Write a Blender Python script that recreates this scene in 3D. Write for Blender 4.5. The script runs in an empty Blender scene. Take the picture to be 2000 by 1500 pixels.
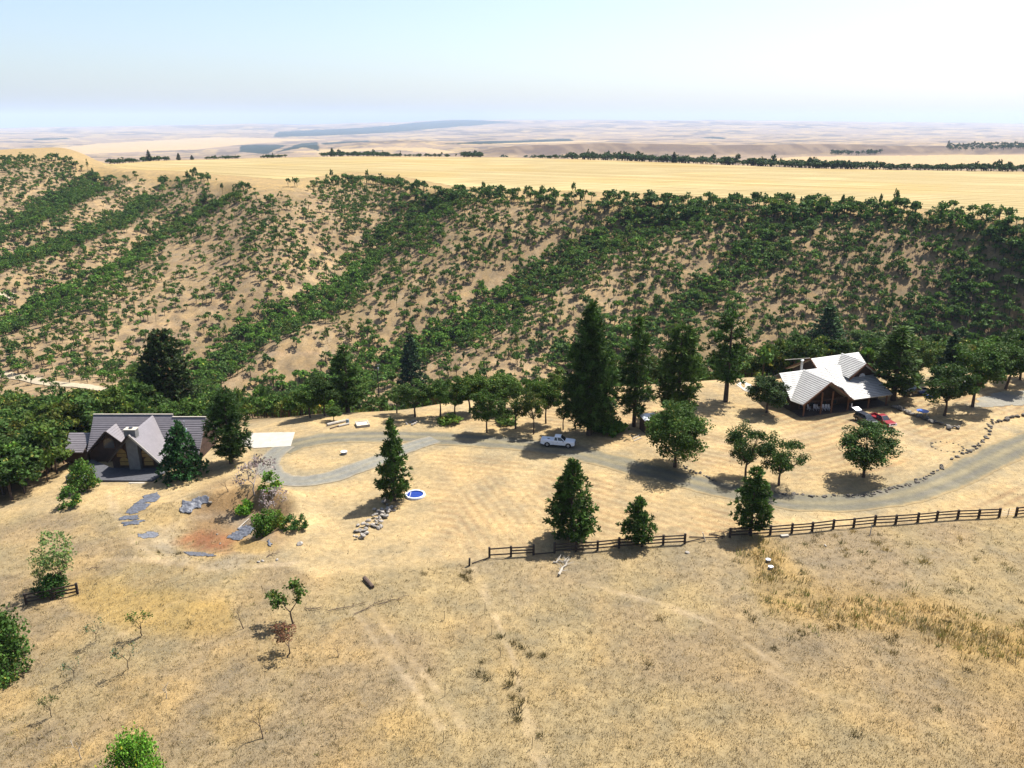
import bpy, bmesh, math, random
import numpy as np
from mathutils import Vector, Matrix

# ------------------------------------------------------------------ camera, sky, sun
SC = bpy.context.scene
COL = SC.collection
CAM_Z, PITCH, FOC = 53.0, math.radians(18.15), 1540.0     # metres, tilt below level, focal length for a 2000 wide frame
SUN = Vector((0.40, 0.345, 0.85)).normalized()

cam = bpy.data.objects.new('camera', bpy.data.cameras.new('camera'))
COL.objects.link(cam)
cam.location = (0, 0, CAM_Z)
cam.rotation_euler = (math.pi/2 - PITCH, 0, 0)
cam.data.sensor_fit = 'HORIZONTAL'
cam.data.angle = 2*math.atan(1000.0/FOC)
cam.data.clip_start, cam.data.clip_end = 0.5, 120000.0
SC.camera = cam

W = bpy.data.worlds.new('World')
SC.world = W
W.use_nodes = True
wn = W.node_tree.nodes
sky = wn.new('ShaderNodeTexSky')
sky.sky_type = 'NISHITA'
sky.sun_disc = False
sky.sun_elevation = math.asin(SUN.z)
sky.sun_rotation = math.atan2(SUN.x, SUN.y)
sky.altitude = 600
sky.air_density, sky.dust_density, sky.ozone_density = 1.0, 3.2, 1.4
wn['Background'].inputs['Strength'].default_value = 0.086
W.node_tree.links.new(sky.outputs[0], wn['Background'].inputs['Color'])

sun = bpy.data.objects.new('sun', bpy.data.lights.new('sun', 'SUN'))
COL.objects.link(sun)
sun.data.energy = 5.0
sun.data.angle = math.radians(0.5)
sun.data.color = (1.0, 0.96, 0.90)
sun.rotation_euler = (-SUN).to_track_quat('-Z', 'Y').to_euler()
sun.location = (200, 200, 400)

vs = SC.view_settings
SC.display_settings.display_device = 'sRGB'
vs.view_transform, vs.look, vs.gamma, vs.exposure = 'Standard', 'None', 1.0, 1.22
vs.use_curve_mapping = False
SC.cycles.max_bounces = 6
SC.cycles.transparent_max_bounces = 8
SC.cycles.volume_bounces = 1
HAZE = 3.6e-5                          # air: extinction per metre

# ------------------------------------------------------------------ small maths
CP, SP = math.cos(PITCH), math.sin(PITCH)
def dirv(px, py):
    u, v = (np.asarray(px, float)-1000)/FOC, (np.asarray(py, float)-750)/FOC
    return u, CP - v*SP, -SP - v*CP
def slope_of(py):                     # dz/dy of the sight line at picture height py
    _, dy, dz = dirv(1000, py); return dz/dy
def at_height(px, py, z):             # the point of that sight line at height z
    u, dy, dz = dirv(px, py); t = (z-CAM_Z)/dz
    return float(u*t), float(dy*t)
def project(x, y, z):
    x, y, z = (np.asarray(k, float) for k in (x, y, z))
    zz = z-CAM_Z
    d = np.maximum(y*CP - zz*SP, 1e-3)
    return 1000+FOC*x/d, 750+FOC*(-zz*CP - y*SP)/d, d
def sstep(a, b, x):
    t = np.clip((x-a)/(b-a), 0, 1); return t*t*(3-2*t)
def softplus(x, k): return k*np.logaddexp(0, x/k)
def smax(a, b, k): return b + softplus(a-b, k)
def smin(a, b, k): return b - softplus(b-a, k)
def vnoise(x, y, seed=0):
    x, y = np.asarray(x, float), np.asarray(y, float)
    xi, yi = np.floor(x), np.floor(y); fx, fy = x-xi, y-yi
    fx, fy = fx*fx*(3-2*fx), fy*fy*(3-2*fy)
    def h(i, j):
        n = np.sin(i*127.1 + j*311.7 + seed*74.7)*43758.5453
        return n-np.floor(n)
    return ((h(xi, yi)*(1-fx)+h(xi+1, yi)*fx)*(1-fy) + (h(xi, yi+1)*(1-fx)+h(xi+1, yi+1)*fx)*fy)*2-1
def fbm(x, y, seed=0, oct=4):
    s, a = 0, 1.0
    for k in range(oct):
        s = s + a*vnoise(x*2**k + 17.3*k, y*2**k - 9.1*k, seed+k); a *= 0.5
    return s/1.6
def seg_dist(x, y, pts):              # distance to a polyline
    best = np.full(np.shape(x), 1e9)
    for p, q in zip(pts[:-1], pts[1:]):
        ax, ay, bx, by = p[0], p[1], q[0], q[1]
        dx, dy = bx-ax, by-ay
        t = np.clip(((x-ax)*dx + (y-ay)*dy)/(dx*dx+dy*dy+1e-9), 0, 1)
        best = np.minimum(best, np.hypot(x-ax-t*dx, y-ay-t*dy))
    return best
def in_poly(x, y, poly):
    r = np.zeros(np.shape(x), bool); n = len(poly)
    for i in range(n):
        (ax, ay), (bx, by) = poly[i], poly[(i+1) % n]
        c = ((ay > y) != (by > y)) & (x < (bx-ax)*(y-ay)/((by-ay) if by != ay else 1e-9)+ax)
        r ^= c
    return r

# ------------------------------------------------------------------ the land as one height function
AG = np.linspace(-2.2, 2.2, 2201)
def table(rows, smooth=0.012):        # rows of (azimuth x/y, value) -> smooth lookup
    rows = sorted(rows); v = np.interp(AG, [r[0] for r in rows], [r[1] for r in rows])
    k = max(1, int(3*smooth/0.002)); w = np.exp(-0.5*(np.arange(-k, k+1)*0.002/smooth)**2); w /= w.sum()
    return np.convolve(np.pad(v, k, mode='edge'), w, mode='valid')
def az(px, py):
    u, dy, _ = dirv(px, py); return float(u/dy)
EDGE = table([(az(p, q), at_height(p, q, -0.5)[1]) for p, q in
    [(-900, 1250), (-300, 1090), (0, 985), (130, 912), (190, 838), (400, 830), (500, 806), (760, 797), (900, 776), (1100, 757), (1400, 737), (1700, 716), (2000, 702), (2600, 690)]], 0.03)
NSLOPE = table([(az(p, 800), s) for p, s in [(-600, .24), (250, .25), (480, .36), (700, .48), (1300, .5), (2400, .46)]], 0.06)
RIM = table([(az(p, q), at_height(p, q, z)[1]) for p, q, z in
    [(-900, 330, 14), (-300, 322, 18), (0, 318, 19), (120, 316, 19), (200, 334, 12), (340, 341, 12), (420, 352, 12), (480, 362, 12), (560, 363, 12), (650, 353, 12), (740, 357, 12), (880, 377, 12),
     (1100, 389, 12), (1340, 395, 12), (1500, 401, 12), (1700, 407, 12), (1850, 419, 12), (2000, 437, 12), (2300, 462, 12), (3200, 520, 12)]], 0.012)
RIMZ = table([(az(p, 350), z) for p, z in [(-900, 14), (-200, 18), (0, 21), (150, 23), (215, 14), (260, 12), (3000, 12)]], 0.012)
FIELD_FRONT = [(200, 330), (300, 332), (345, 334), (420, 341), (500, 346), (560, 352), (620, 346), (680, 336), (740, 339), (830, 353), (890, 365), (1000, 372), (1340, 381), (1500, 391), (1700, 399), (1850, 412), (2000, 429), (2300, 450), (2900, 490)]
FIELD_REAR = [(200, 328), (260, 318), (300, 314.5), (500, 309.5), (700, 305.5), (1000, 308), (1200, 314), (1400, 322), (1600, 330), (1800, 333), (2000, 336), (2300, 341), (2900, 350)]
FRONT = table([(az(p, q), at_height(p, q, 12)[1]) for p, q in FIELD_FRONT], 0.006)
REAR = table([(az(p, q), at_height(p, q, 12)[1]) for p, q in [(-900, 318), (0, 306), (120, 302)] + FIELD_REAR], 0.008)
FAR_PX = [-600, 0, 400, 500, 600, 700, 800, 900, 1000, 1200, 1400, 1600, 1800, 2000, 2600]
FAR = [  # distance, picture height of the ground there for each column above
 (1500, [345, 345, 340, 340, 340, 340, 338, 336, 334, 334, 333, 331, 331, 331, 331]),
 (1900, [335, 335, 332, 332, 332, 330, 326, 320, 313, 314, 316, 318, 318, 317, 317]),
 (2400, [322, 322, 320, 320, 320, 318, 315, 310, 305, 304, 304, 304, 303, 302, 300]),
 (3000, [314, 313, 312, 312, 311, 310, 306, 298, 285, 279, 284, 281, 286, 283, 282]),
 (4000, [309, 308, 307, 307, 304, 301, 299, 294, 289, 285, 289, 287, 290, 289, 288]),
 (5500, [299, 299, 301, 298, 285, 277.5, 273, 277, 280, 279, 279, 279, 280, 281, 281]),
 (7000, [291, 290, 289, 288, 284, 281, 279, 280, 279, 277, 276, 276, 277, 279, 279]),
 (9000, [281, 280, 279, 279, 277, 275, 274, 274, 273, 271, 271, 271, 272, 273, 274]),
 (12000, [270, 270, 269, 268, 267, 266, 265, 264, 263, 261, 261, 262, 263, 264, 266]),
 (16000, [259, 260, 259, 258, 258, 256, 254, 252, 250, 249, 249, 250, 252, 254, 256]),
 (24000, [251, 250, 243.5, 241, 244, 240, 238, 233.5, 234, 234.5, 235, 237, 239, 241, 244]),
 (34000, [255, 254, 252, 251, 251, 250, 248, 246, 246, 246, 246, 247, 248, 250, 250])]
FAR_AZ = [az(p, 290) for p in FAR_PX]
FAR_Z = [table([(a, CAM_Z + float(slope_of(q))*D) for a, q in zip(FAR_AZ, qs)], 0.012) for D, qs in FAR]
def tab(T, a): return np.interp(a, AG, T)
POND = at_height(425, 1030, -1)
def land_base(x, y):
    x, y = np.asarray(x, float), np.asarray(y, float)
    yy = np.maximum(y, 5.0); a = x/yy
    base = -1.3*sstep(-34, -52, x) + 0.3*vnoise(x/26, y/26, 3) + 0.10*vnoise(x/7, y/7, 4)
    base = base*sstep(8, 40, np.abs(y-20)+20)
    zn = base - tab(NSLOPE, a)*softplus(yy-tab(EDGE, a), 4.0)
    yr, zr = tab(RIM, a), tab(RIMZ, a)
    u = (yy-300)/(yr-300)
    zf = smin(-46 + (zr+46)*1.05*u, zr, 2.2)
    z = smax(zn, zf, 4.0)
    far = yy > 700
    if far.any():
        yf, af = yy[far] if yy.ndim else yy, a[far] if a.ndim else a
        rear = tab(REAR, af)
        D = [rear, rear*1.12] + [np.full_like(rear, max(d, 1)) for d, _ in FAR]
        Z = [tab(RIMZ, af), tab(RIMZ, af)-4] + [tab(T, af) for T in FAR_Z]
        zz = z[far] if z.ndim else z
        out = np.array(zz, copy=True)
        L = np.log(yf)
        for i in range(len(D)-1):
            m = (yf >= D[i]) & ((yf < D[i+1]) | (i == len(D)-2))
            t = np.clip((L-np.log(D[i]))/(np.log(D[i+1])-np.log(D[i])), 0, 1)
            t = t*t*(3-2*t)*0.6+t*0.4
            out = np.where(m, Z[i]*(1-t)+Z[i+1]*t, out)
        amp = np.clip((yf-1400)/3000, 0, 1)*0.00075*yf
        out = out + amp*fbm(af*38, L*9, 11, 4)
        if z.ndim: z[far] = out
        else: z = out
    return z
def march(px, py, fn, y0=25.0, y1=30000.0):
    u, dy, dz = dirv(px, py)
    ys = np.exp(np.linspace(math.log(y0), math.log(y1), 2400))
    zs = CAM_Z + dz/dy*ys
    hs = fn(u/dy*ys, ys)
    k = np.nonzero(hs > zs)[0]
    if len(k) == 0: return float(u/dy*y1), y1
    k = max(k[0], 1); lo, hi = ys[k-1], ys[k]
    for _ in range(24):
        m = 0.5*(lo+hi)
        if fn(np.array([u/dy*m]), np.array([m]))[0] > CAM_Z+dz/dy*m: hi = m
        else: lo = m
    return float(u/dy*hi), float(hi)
GULLY_PX = [  # px, py along each draw; half-width and depth in metres, width of its wood in picture px
 ([(880, 372), (820, 400), (760, 440), (700, 480), (640, 540), (600, 570), (520, 600), (440, 650), (390, 690)], 26, 11, 34),
 ([(1345, 392), (1250, 420), (1150, 450), (1080, 490), (1000, 540), (900, 600), (800, 650), (700, 690), (560, 730)], 26, 11, 34),
 ([(480, 358), (430, 372), (350, 410), (280, 460), (200, 510), (100, 555), (0, 605), (-150, 650)], 26, 9, 17),
 ([(340, 340), (300, 360), (230, 410), (150, 440), (60, 475), (0, 492), (-150, 540)], 26, 9, 13),
 ([(205, 330), (130, 352), (60, 385), (0, 412), (-120, 450)], 34, 16, 22),
 ([(2100, 470), (1985, 500), (1940, 560), (1900, 610), (1830, 650)], 30, 3, 60),
 ([(1560, 404), (1500, 455), (1400, 540), (1250, 620), (1120, 680)], 22, 5, 26),
]
GULLY = [([march(p, q, land_base) for p, q in pts], w, d, pw) for pts, w, d, pw in GULLY_PX]
def land(x, y):
    x, y = np.asarray(x, float), np.asarray(y, float)
    z = np.array(land_base(x, y), copy=True)
    m = (y > 230) & (y < 1100)
    if m.any():
        xm, ym = x[m], y[m]
        am = xm/ym
        on = sstep(250, 310, ym)*sstep(tab(RIM, am)*1.03, tab(RIM, am)*0.95, ym)
        cut = np.zeros_like(xm)
        for pts, w, d, _ in GULLY:
            cut = np.maximum(cut, d*np.exp(-(seg_dist(xm, ym, pts)/w)**2))
        z[m] += on*(-cut + 2.2*fbm(xm/60, ym/60, 21, 3))
    m = (np.abs(x-POND[0]) < 20) & (np.abs(y-POND[1]) < 20)
    if m.any():
        r = np.hypot((x[m]-POND[0])/9.0, (y[m]-POND[1])/8.0)
        z[m] -= 2.0*np.exp(-r**4)
        z[m] += (.45+.75*sstep(-.2, .6, (x[m]-POND[0])/9+(y[m]-POND[1])/9))*np.exp(-((r-1.25)/0.25)**2)
        z[m] += .22*fbm(x[m]/1.6, y[m]/1.6, 23, 3)*np.exp(-((r-1.0)/.4)**2)
    return z
def gz(x, y): return float(land(np.array([x]), np.array([y]))[0])
def gp(px, py):                        # where that sight line meets the ground
    x, y = march(px, py, land); return Vector((x, y, gz(x, y)))
def depth(p): return p[1]*CP - (p[2]-CAM_Z)*SP
def top_z(p, py): return CAM_Z + float(slope_of(py))*p[1]
# ------------------------------------------------------------------ mesh helpers
def link(o, parent=None):
    COL.objects.link(o)
    if parent is not None: o.parent = parent
    return o
def tag(o, label=None, cat=None, group=None, kind=None):
    if label: o['label'] = label
    if cat: o['category'] = cat
    if group: o['group'] = group
    if kind: o['kind'] = kind
    return o
def empty(name, loc, rz=0.0):
    o = bpy.data.objects.new(name, None)
    o.location = loc; o.rotation_euler = (0, 0, rz); o.empty_display_size = 0.3
    return link(o)
def copy_tree(o, parent=None):
    c = o.copy(); link(c, parent)
    for ch in o.children: copy_tree(ch, c)
    return c
def quads_mesh(name, V, F=None, col=None, mats=(), smooth=False):
    V = np.asarray(V, np.float32).reshape(-1, 3)
    if F is None: F = np.arange(len(V), dtype=np.int32).reshape(-1, 4)
    F = np.asarray(F, np.int32); n = F.shape[1]
    me = bpy.data.meshes.new(name)
    me.vertices.add(len(V)); me.vertices.foreach_set('co', V.ravel())
    me.loops.add(F.size); me.loops.foreach_set('vertex_index', F.ravel())
    me.polygons.add(len(F)); me.polygons.foreach_set('loop_start', np.arange(len(F), dtype=np.int32)*n)
    if smooth: me.polygons.foreach_set('use_smooth', np.ones(len(F), bool))
    if col is not None:
        c = np.ones((len(V), 4), np.float32); c[:, :3] = col
        at = me.attributes.new('tint', 'FLOAT_COLOR', 'POINT'); at.data.foreach_set('color', c.ravel())
    for m in mats: me.materials.append(m)
    me.update(calc_edges=True)
    return me
def mesh_obj(name, me, parent=None, loc=None):
    o = bpy.data.objects.new(name, me)
    if loc is not None: o.location = loc
    return link(o, parent)
class MB:                               # collects shapes, builds ONE mesh object
    def __init__(s): s.v, s.f = [], []
    def add(s, vs, fs):
        b = len(s.v); s.v += [tuple(map(float, q)) for q in vs]; s.f += [tuple(b+i for i in f) for f in fs]; return s
    def box(s, c, size, rz=0.0, rx=0.0, ry=0.0):
        M = Matrix.Rotation(rz, 3, 'Z') @ Matrix.Rotation(ry, 3, 'Y') @ Matrix.Rotation(rx, 3, 'X')
        h = [k/2 for k in size]
        vs = [M @ Vector((x*h[0], y*h[1], z*h[2])) + Vector(c) for x in (-1, 1) for y in (-1, 1) for z in (-1, 1)]
        return s.add(vs, [(0, 1, 3, 2), (4, 6, 7, 5), (0, 4, 5, 1), (2, 3, 7, 6), (0, 2, 6, 4), (1, 5, 7, 3)])
    def bar(s, a, b, w, h=None):
        a, b = Vector(a), Vector(b); d = b-a; h = h or w
        up = Vector((0, 0, 1)) if abs(d.normalized().z) < .95 else Vector((0, 1, 0))
        x = d.cross(up).normalized()*w/2; y = x.cross(d).normalized()*h/2
        vs = [p+sx*x+sy*y for p in (a, b) for sx, sy in ((-1, -1), (1, -1), (1, 1), (-1, 1))]
        return s.add(vs, [(3, 2, 1, 0), (4, 5, 6, 7), (0, 1, 5, 4), (1, 2, 6, 5), (2, 3, 7, 6), (3, 0, 4, 7)])
    def tube(s, pts, rad, n=8, cap=True):
        pts = [Vector(p) for p in pts]; vs, fs = [], []
        for i, p in enumerate(pts):
            d = (pts[min(i+1, len(pts)-1)]-pts[max(i-1, 0)]).normalized()
            up = Vector((0, 0, 1)) if abs(d.z) < .9 else Vector((1, 0, 0))
            x = d.cross(up).normalized(); y = x.cross(d)
            r = rad[i] if hasattr(rad, '__len__') else rad
            vs += [p + (x*math.cos(t)+y*math.sin(t))*r for t in [2*math.pi*k/n for k in range(n)]]
        for i in range(len(pts)-1):
            for k in range(n):
                fs.append((i*n+k, i*n+(k+1) % n, (i+1)*n+(k+1) % n, (i+1)*n+k))
        if cap: fs += [tuple(range(n)), tuple(range((len(pts)-1)*n+n-1, (len(pts)-1)*n-1, -1))]
        return s.add(vs, fs)
    def prism(s, poly, d):              # polygon of 3-d points pushed along d
        n = len(poly); d = Vector(d); P = [Vector(p) for p in poly]
        return s.add(P+[p+d for p in P], [tuple(range(n-1, -1, -1)), tuple(range(n, 2*n))]+[(i, (i+1) % n, n+(i+1) % n, n+i) for i in range(n)])
    def face(s, poly): return s.add(poly, [tuple(range(len(poly)))])
    def lathe(s, prof, c=(0, 0, 0), n=20):
        vs = [(c[0]+r*math.cos(2*math.pi*k/n), c[1]+r*math.sin(2*math.pi*k/n), c[2]+z) for r, z in prof for k in range(n)]
        fs = [(i*n+k, i*n+(k+1) % n, (i+1)*n+(k+1) % n, (i+1)*n+k) for i in range(len(prof)-1) for k in range(n)]
        return s.add(vs, fs)
    def build(s, name, mat, parent=None, loc=None, bevel=0.0, smooth=False):
        me = bpy.data.meshes.new(name); me.from_pydata(s.v, [], s.f)
        for m in (mat if isinstance(mat, (list, tuple)) else [mat]): me.materials.append(m)
        bm = bmesh.new(); bm.from_mesh(me)
        bmesh.ops.recalc_face_normals(bm, faces=bm.faces)
        if bevel:
            try: bmesh.ops.bevel(bm, geom=list(bm.edges), offset=bevel, segments=2, affect='EDGES', profile=0.6, clamp_overlap=True)
            except Exception: pass
        bm.to_mesh(me); bm.free()
        if smooth: me.polygons.foreach_set('use_smooth', np.ones(len(me.polygons), bool))
        me.update()
        return mesh_obj(name, me, parent, loc)

# ------------------------------------------------------------------ materials
def newmat(name):
    m = bpy.data.materials.new(name); m.use_nodes = True
    return m, m.node_tree.nodes, m.node_tree.links, m.node_tree.nodes['Principled BSDF']
def noise_to(N, L, scale, detail, src, rough=0.6):
    t = N.new('ShaderNodeTexNoise'); t.inputs['Scale'].default_value = scale; t.inputs['Detail'].default_value = detail
    t.inputs['Roughness'].default_value = rough
    L.new(src, t.inputs['Vector']); return t.outputs['Fac']
def ramp(N, L, fac, stops):
    r = N.new('ShaderNodeValToRGB'); L.new(fac, r.inputs['Fac']); e = r.color_ramp.elements
    while len(e) < len(stops): e.new(0.5)
    for k, (p, c) in enumerate(stops): e[k].position = p; e[k].color = (*c, 1) if len(c) == 3 else c
    return r.outputs['Color']
def mul(N, L, a, b, fac=1.0):
    m = N.new('ShaderNodeMix'); m.data_type = 'RGBA'; m.blend_type = 'MULTIPLY'; m.inputs['Factor'].default_value = fac
    L.new(a, m.inputs[6]); L.new(b, m.inputs[7]); return m.outputs[2]
def bump(N, L, B, h, dist, strength=1.0):
    b = N.new('ShaderNodeBump'); b.inputs['Distance'].default_value = dist; b.inputs['Strength'].default_value = strength
    L.new(h, b.inputs['Height']); L.new(b.outputs[0], B.inputs['Normal'])
def simple(name, col, rough=0.6, vary=0.25, scale=3.0, metal=0.0, spec=0.3, bumpd=0.0, coat=0.0):
    m, N, L, B = newmat(name)
    g = N.new('ShaderNodeNewGeometry').outputs['Position'] if False else N.new('ShaderNodeTexCoord').outputs['Object']
    f = noise_to(N, L, scale, 5, g)
    c = ramp(N, L, f, [(0.3, tuple(k*(1-vary) for k in col)), (0.7, tuple(min(1, k*(1+vary)) for k in col))])
    L.new(c, B.inputs['Base Color'])
    B.inputs['Roughness'].default_value = rough; B.inputs['Metallic'].default_value = metal
    B.inputs['Specular IOR Level'].default_value = spec; B.inputs['Coat Weight'].default_value = coat
    if bumpd: bump(N, L, B, f, bumpd)
    return m
def soil(name, fine=9.0, contrast=0.5, warm=(1.12, 1.0, 0.84), bumpd=0.10, spot=True):
    """land cover: the mesh's own 'tint' colour broken up by several scales of noise in world space"""
    m, N, L, B = newmat(name)
    pos = N.new('ShaderNodeNewGeometry').outputs['Position']
    at = N.new('ShaderNodeAttribute'); at.attribute_name = 'tint'
    lo, hi = 1-contrast, 1+contrast*0.75
    a = ramp(N, L, noise_to(N, L, 0.16, 4, pos, .65), [(0.3, (lo*.94, lo*.96, lo*1.08)), (0.72, tuple(hi*k*0.92 for k in warm))])
    b = ramp(N, L, noise_to(N, L, 1.1, 5, pos, .75), [(0.3, (lo, lo*.98, lo*.92)), (0.7, (hi, hi, hi*.96))])
    c = ramp(N, L, noise_to(N, L, fine, 3, pos, .8), [(0.28, (.58, .56, .50)), (0.5, (1, 1, 1)), (0.75, (1.28, 1.26, 1.18))])
    out = mul(N, L, mul(N, L, mul(N, L, at.outputs['Color'], a, .8), b, .9), c, .9)
    L.new(out, B.inputs['Base Color'])
    B.inputs['Roughness'].default_value = 0.95; B.inputs['Specular IOR Level'].default_value = 0.08
    bump(N, L, B, noise_to(N, L, 2.6, 5, pos, .75), bumpd)
    return m
def tinted(name, rough=0.9, transl=0.0, spec=0.15, sat=1.0):
    """plants: per-leaf 'tint' times the plant's own colour"""
    m, N, L, B = newmat(name)
    at = N.new('ShaderNodeAttribute'); at.attribute_name = 'tint'
    oi = N.new('ShaderNodeObjectInfo')
    c = mul(N, L, at.outputs['Color'], oi.outputs['Color'])
    L.new(c, B.inputs['Base Color']); B.inputs['Roughness'].default_value = rough; B.inputs['Specular IOR Level'].default_value = spec
    if transl:
        t = N.new('ShaderNodeBsdfTranslucent'); L.new(c, t.inputs['Color'])
        mx = N.new('ShaderNodeMixShader'); mx.inputs[0].default_value = transl
        L.new(B.outputs[0], mx.inputs[1]); L.new(t.outputs[0], mx.inputs[2])
        L.new(mx.outputs[0], N['Material Output'].inputs['Surface'])
    return m
M_SOIL = soil('dry_grass_land', 9.0, 0.33)
M_GRAVEL = soil('gravel', 14.0, 0.22, (1.02, 1, .97), 0.03)
M_LEAF = tinted('foliage', 0.75, 0.30, 0.2)
M_NEEDLE = tinted('needles', 0.7, 0.25, 0.2)
M_BLADE = tinted('grass_blades', 0.9, 0.25, 0.1)
M_BARK = simple('bark', (.075, .05, .036), .9, .4, 4, bumpd=.03)
M_TWIG = simple('grey_twig', (.24, .20, .18), .9, .3, 5)
M_ROCK = tinted('rock', 0.9, 0, 0.2)
M_FENCE = simple('dark_fence_wood', (.035, .025, .02), .85, .35, 6)
M_PALEWOOD = simple('weathered_wood', (.32, .285, .235), .9, .25, 5)
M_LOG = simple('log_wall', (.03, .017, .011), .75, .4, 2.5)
M_TRIM = simple('brown_trim', (.13, .06, .032), .7, .25, 4)
M_STEEL = simple('dull_steel', (.45, .46, .47), .4, .15, 4, metal=.7)
M_GLASS = simple('window_glass', (.02, .025, .03), .08, .2, 1.5, spec=.6)
M_AMBER = simple('window_blind', (.24, .155, .05), .6, .15, 3)
M_CONC = simple('concrete', (.34, .31, .26), .9, .10, .8, bumpd=.01)
M_WHITE = simple('white_paint', (.78, .79, .81), .35, .03, 1, spec=.5, coat=.3)
M_RED = simple('red_paint', (.20, .005, .013), .3, .05, 1, spec=.5, coat=.5)
M_BLACKP = simple('dark_paint', (.012, .013, .02), .25, .1, 1, spec=.5, coat=.5)
M_RUBBER = simple('rubber', (.015, .015, .016), .85, .2, 8)
M_CHROME = simple('bright_metal', (.72, .73, .75), .22, .05, 4, metal=.9)
M_LAMP = simple('lamp_glass', (.75, .75, .78), .15, .05, 4, spec=.6)
M_TAIL = simple('tail_lamp', (.45, .02, .02), .25, .05, 4, spec=.6)
M_PLASTIC = simple('white_plastic', (.52, .53, .56), .5, .05, 2)
M_BLUE = simple('blue_plastic', (.03, .10, .38), .45, .15, 2)
M_LINER = simple('dark_plastic_sheet', (.075, .08, .095), .5, .5, 3.5, spec=.4, bumpd=.05)

# ------------------------------------------------------------------ ground sheet
ROAD_PX = [(2320, 742), (2200, 783), (2100, 820), (2000, 866), (1900, 913), (1820, 947), (1740, 970), (1650, 982), (1560, 981), (1470, 968), (1380, 948), (1290, 926), (1200, 903), (1110, 881), (1000, 866), (900, 858), (800, 853), (700, 853), (640, 856), (590, 864), (548, 880)]
LOOP_PX = [(556, 872), (530, 893), (524, 912), (540, 932), (580, 941), (640, 933), (700, 914), (750, 894), (800, 873), (850, 858)]
ROAD_W = [gp(*p) for p in ROAD_PX]; LOOP_W = [gp(*p) for p in LOOP_PX]
def spline(pts, step=0.5):
    P = np.array([p[:2] for p in pts]); out = []
    for i in range(len(P)-1):
        p0, p1, p2, p3 = P[max(i-1, 0)], P[i], P[i+1], P[min(i+2, len(P)-1)]
        n = max(2, int(np.hypot(*(p2-p1))/step))
        t = (np.arange(n)/n)[:, None]
        out.append(0.5*((2*p1)+(-p0+p2)*t+(2*p0-5*p1+4*p2-p3)*t**2+(-p0+3*p1-3*p2+p3)*t**3))
    out.append(P[-1:]); return np.vstack(out)
ROAD_S, LOOP_S = spline(ROAD_W), spline(LOOP_W)
TRACKS = [([(1740, 838), (1790, 858), (1830, 890), (1862, 918)], 1.6), ([(1750, 836), (1850, 842), (1895, 838), (1905, 815), (1900, 790)], 1.2), ([(1945, 835), (1942, 812), (1950, 795)], .8), ([(1962, 838), (1968, 812), (1975, 796)], .8),
          ([(690, 1190), (740, 1260), (800, 1330), (860, 1420)], .5), ([(720, 1180), (770, 1250), (840, 1330), (905, 1420)], .5), ([(925, 1110), (960, 1190), (1000, 1280), (1030, 1400), (1060, 1500)], .45),
          ([(1150, 1140), (1290, 1180), (1400, 1220), (1520, 1300)], .5), ([(1500, 1310), (1580, 1350), (1700, 1380)], .4), ([(120, 1095), (250, 1090), (420, 1112), (600, 1098)], .5), ([(210, 965), (232, 1010), (262, 1060), (330, 1100)], .7), ([(240, 1240), (330, 1180), (420, 1160)], .4), ([(1380, 905), (1480, 868), (1560, 850), (1660, 838)], .9), ([(1340, 880), (1420, 862), (1500, 830)], .7)]
TRACK_W = [([gp(*p)[:2] for p in pts], w) for pts, w in TRACKS]
def mixc(c, new, w): return c*(1-w[:, None]) + np.asarray(new)*w[:, None]
DARKLAND = [[(530, 268), (655, 264), (760, 259), (950, 243), (1000, 238), (920, 234), (850, 236), (730, 248), (640, 253), (545, 257)], [(868, 280), (925, 281.5), (1000, 279), (1120, 275), (1114, 271), (1000, 274.5), (925, 277)],
            [(469, 283.6), (467, 296.5), (520, 301), (540, 292), (562, 283)], [(535, 298.6), (586, 280), (619, 277.6), (625, 295), (595, 287.5)], [(1366, 269), (1414, 272), (1420, 269), (1390, 267)], [(625, 279), (720, 274.5), (725, 276.5), (630, 282)], [(60, 271), (130, 269), (140, 271), (70, 274)]]
PALELAND = [[(560, 297), (640, 299), (760, 292), (860, 300), (900, 298), (830, 288), (740, 288), (640, 292)], [(0, 300), (200, 280), (420, 268), (640, 272), (500, 280), (380, 292), (140, 302)], [(900, 282), (1000, 281), (1180, 277), (1190, 274), (1000, 279), (905, 279)], [(1400, 318), (1560, 306), (1800, 303), (2050, 301), (2050, 329), (1700, 327)]]
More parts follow.
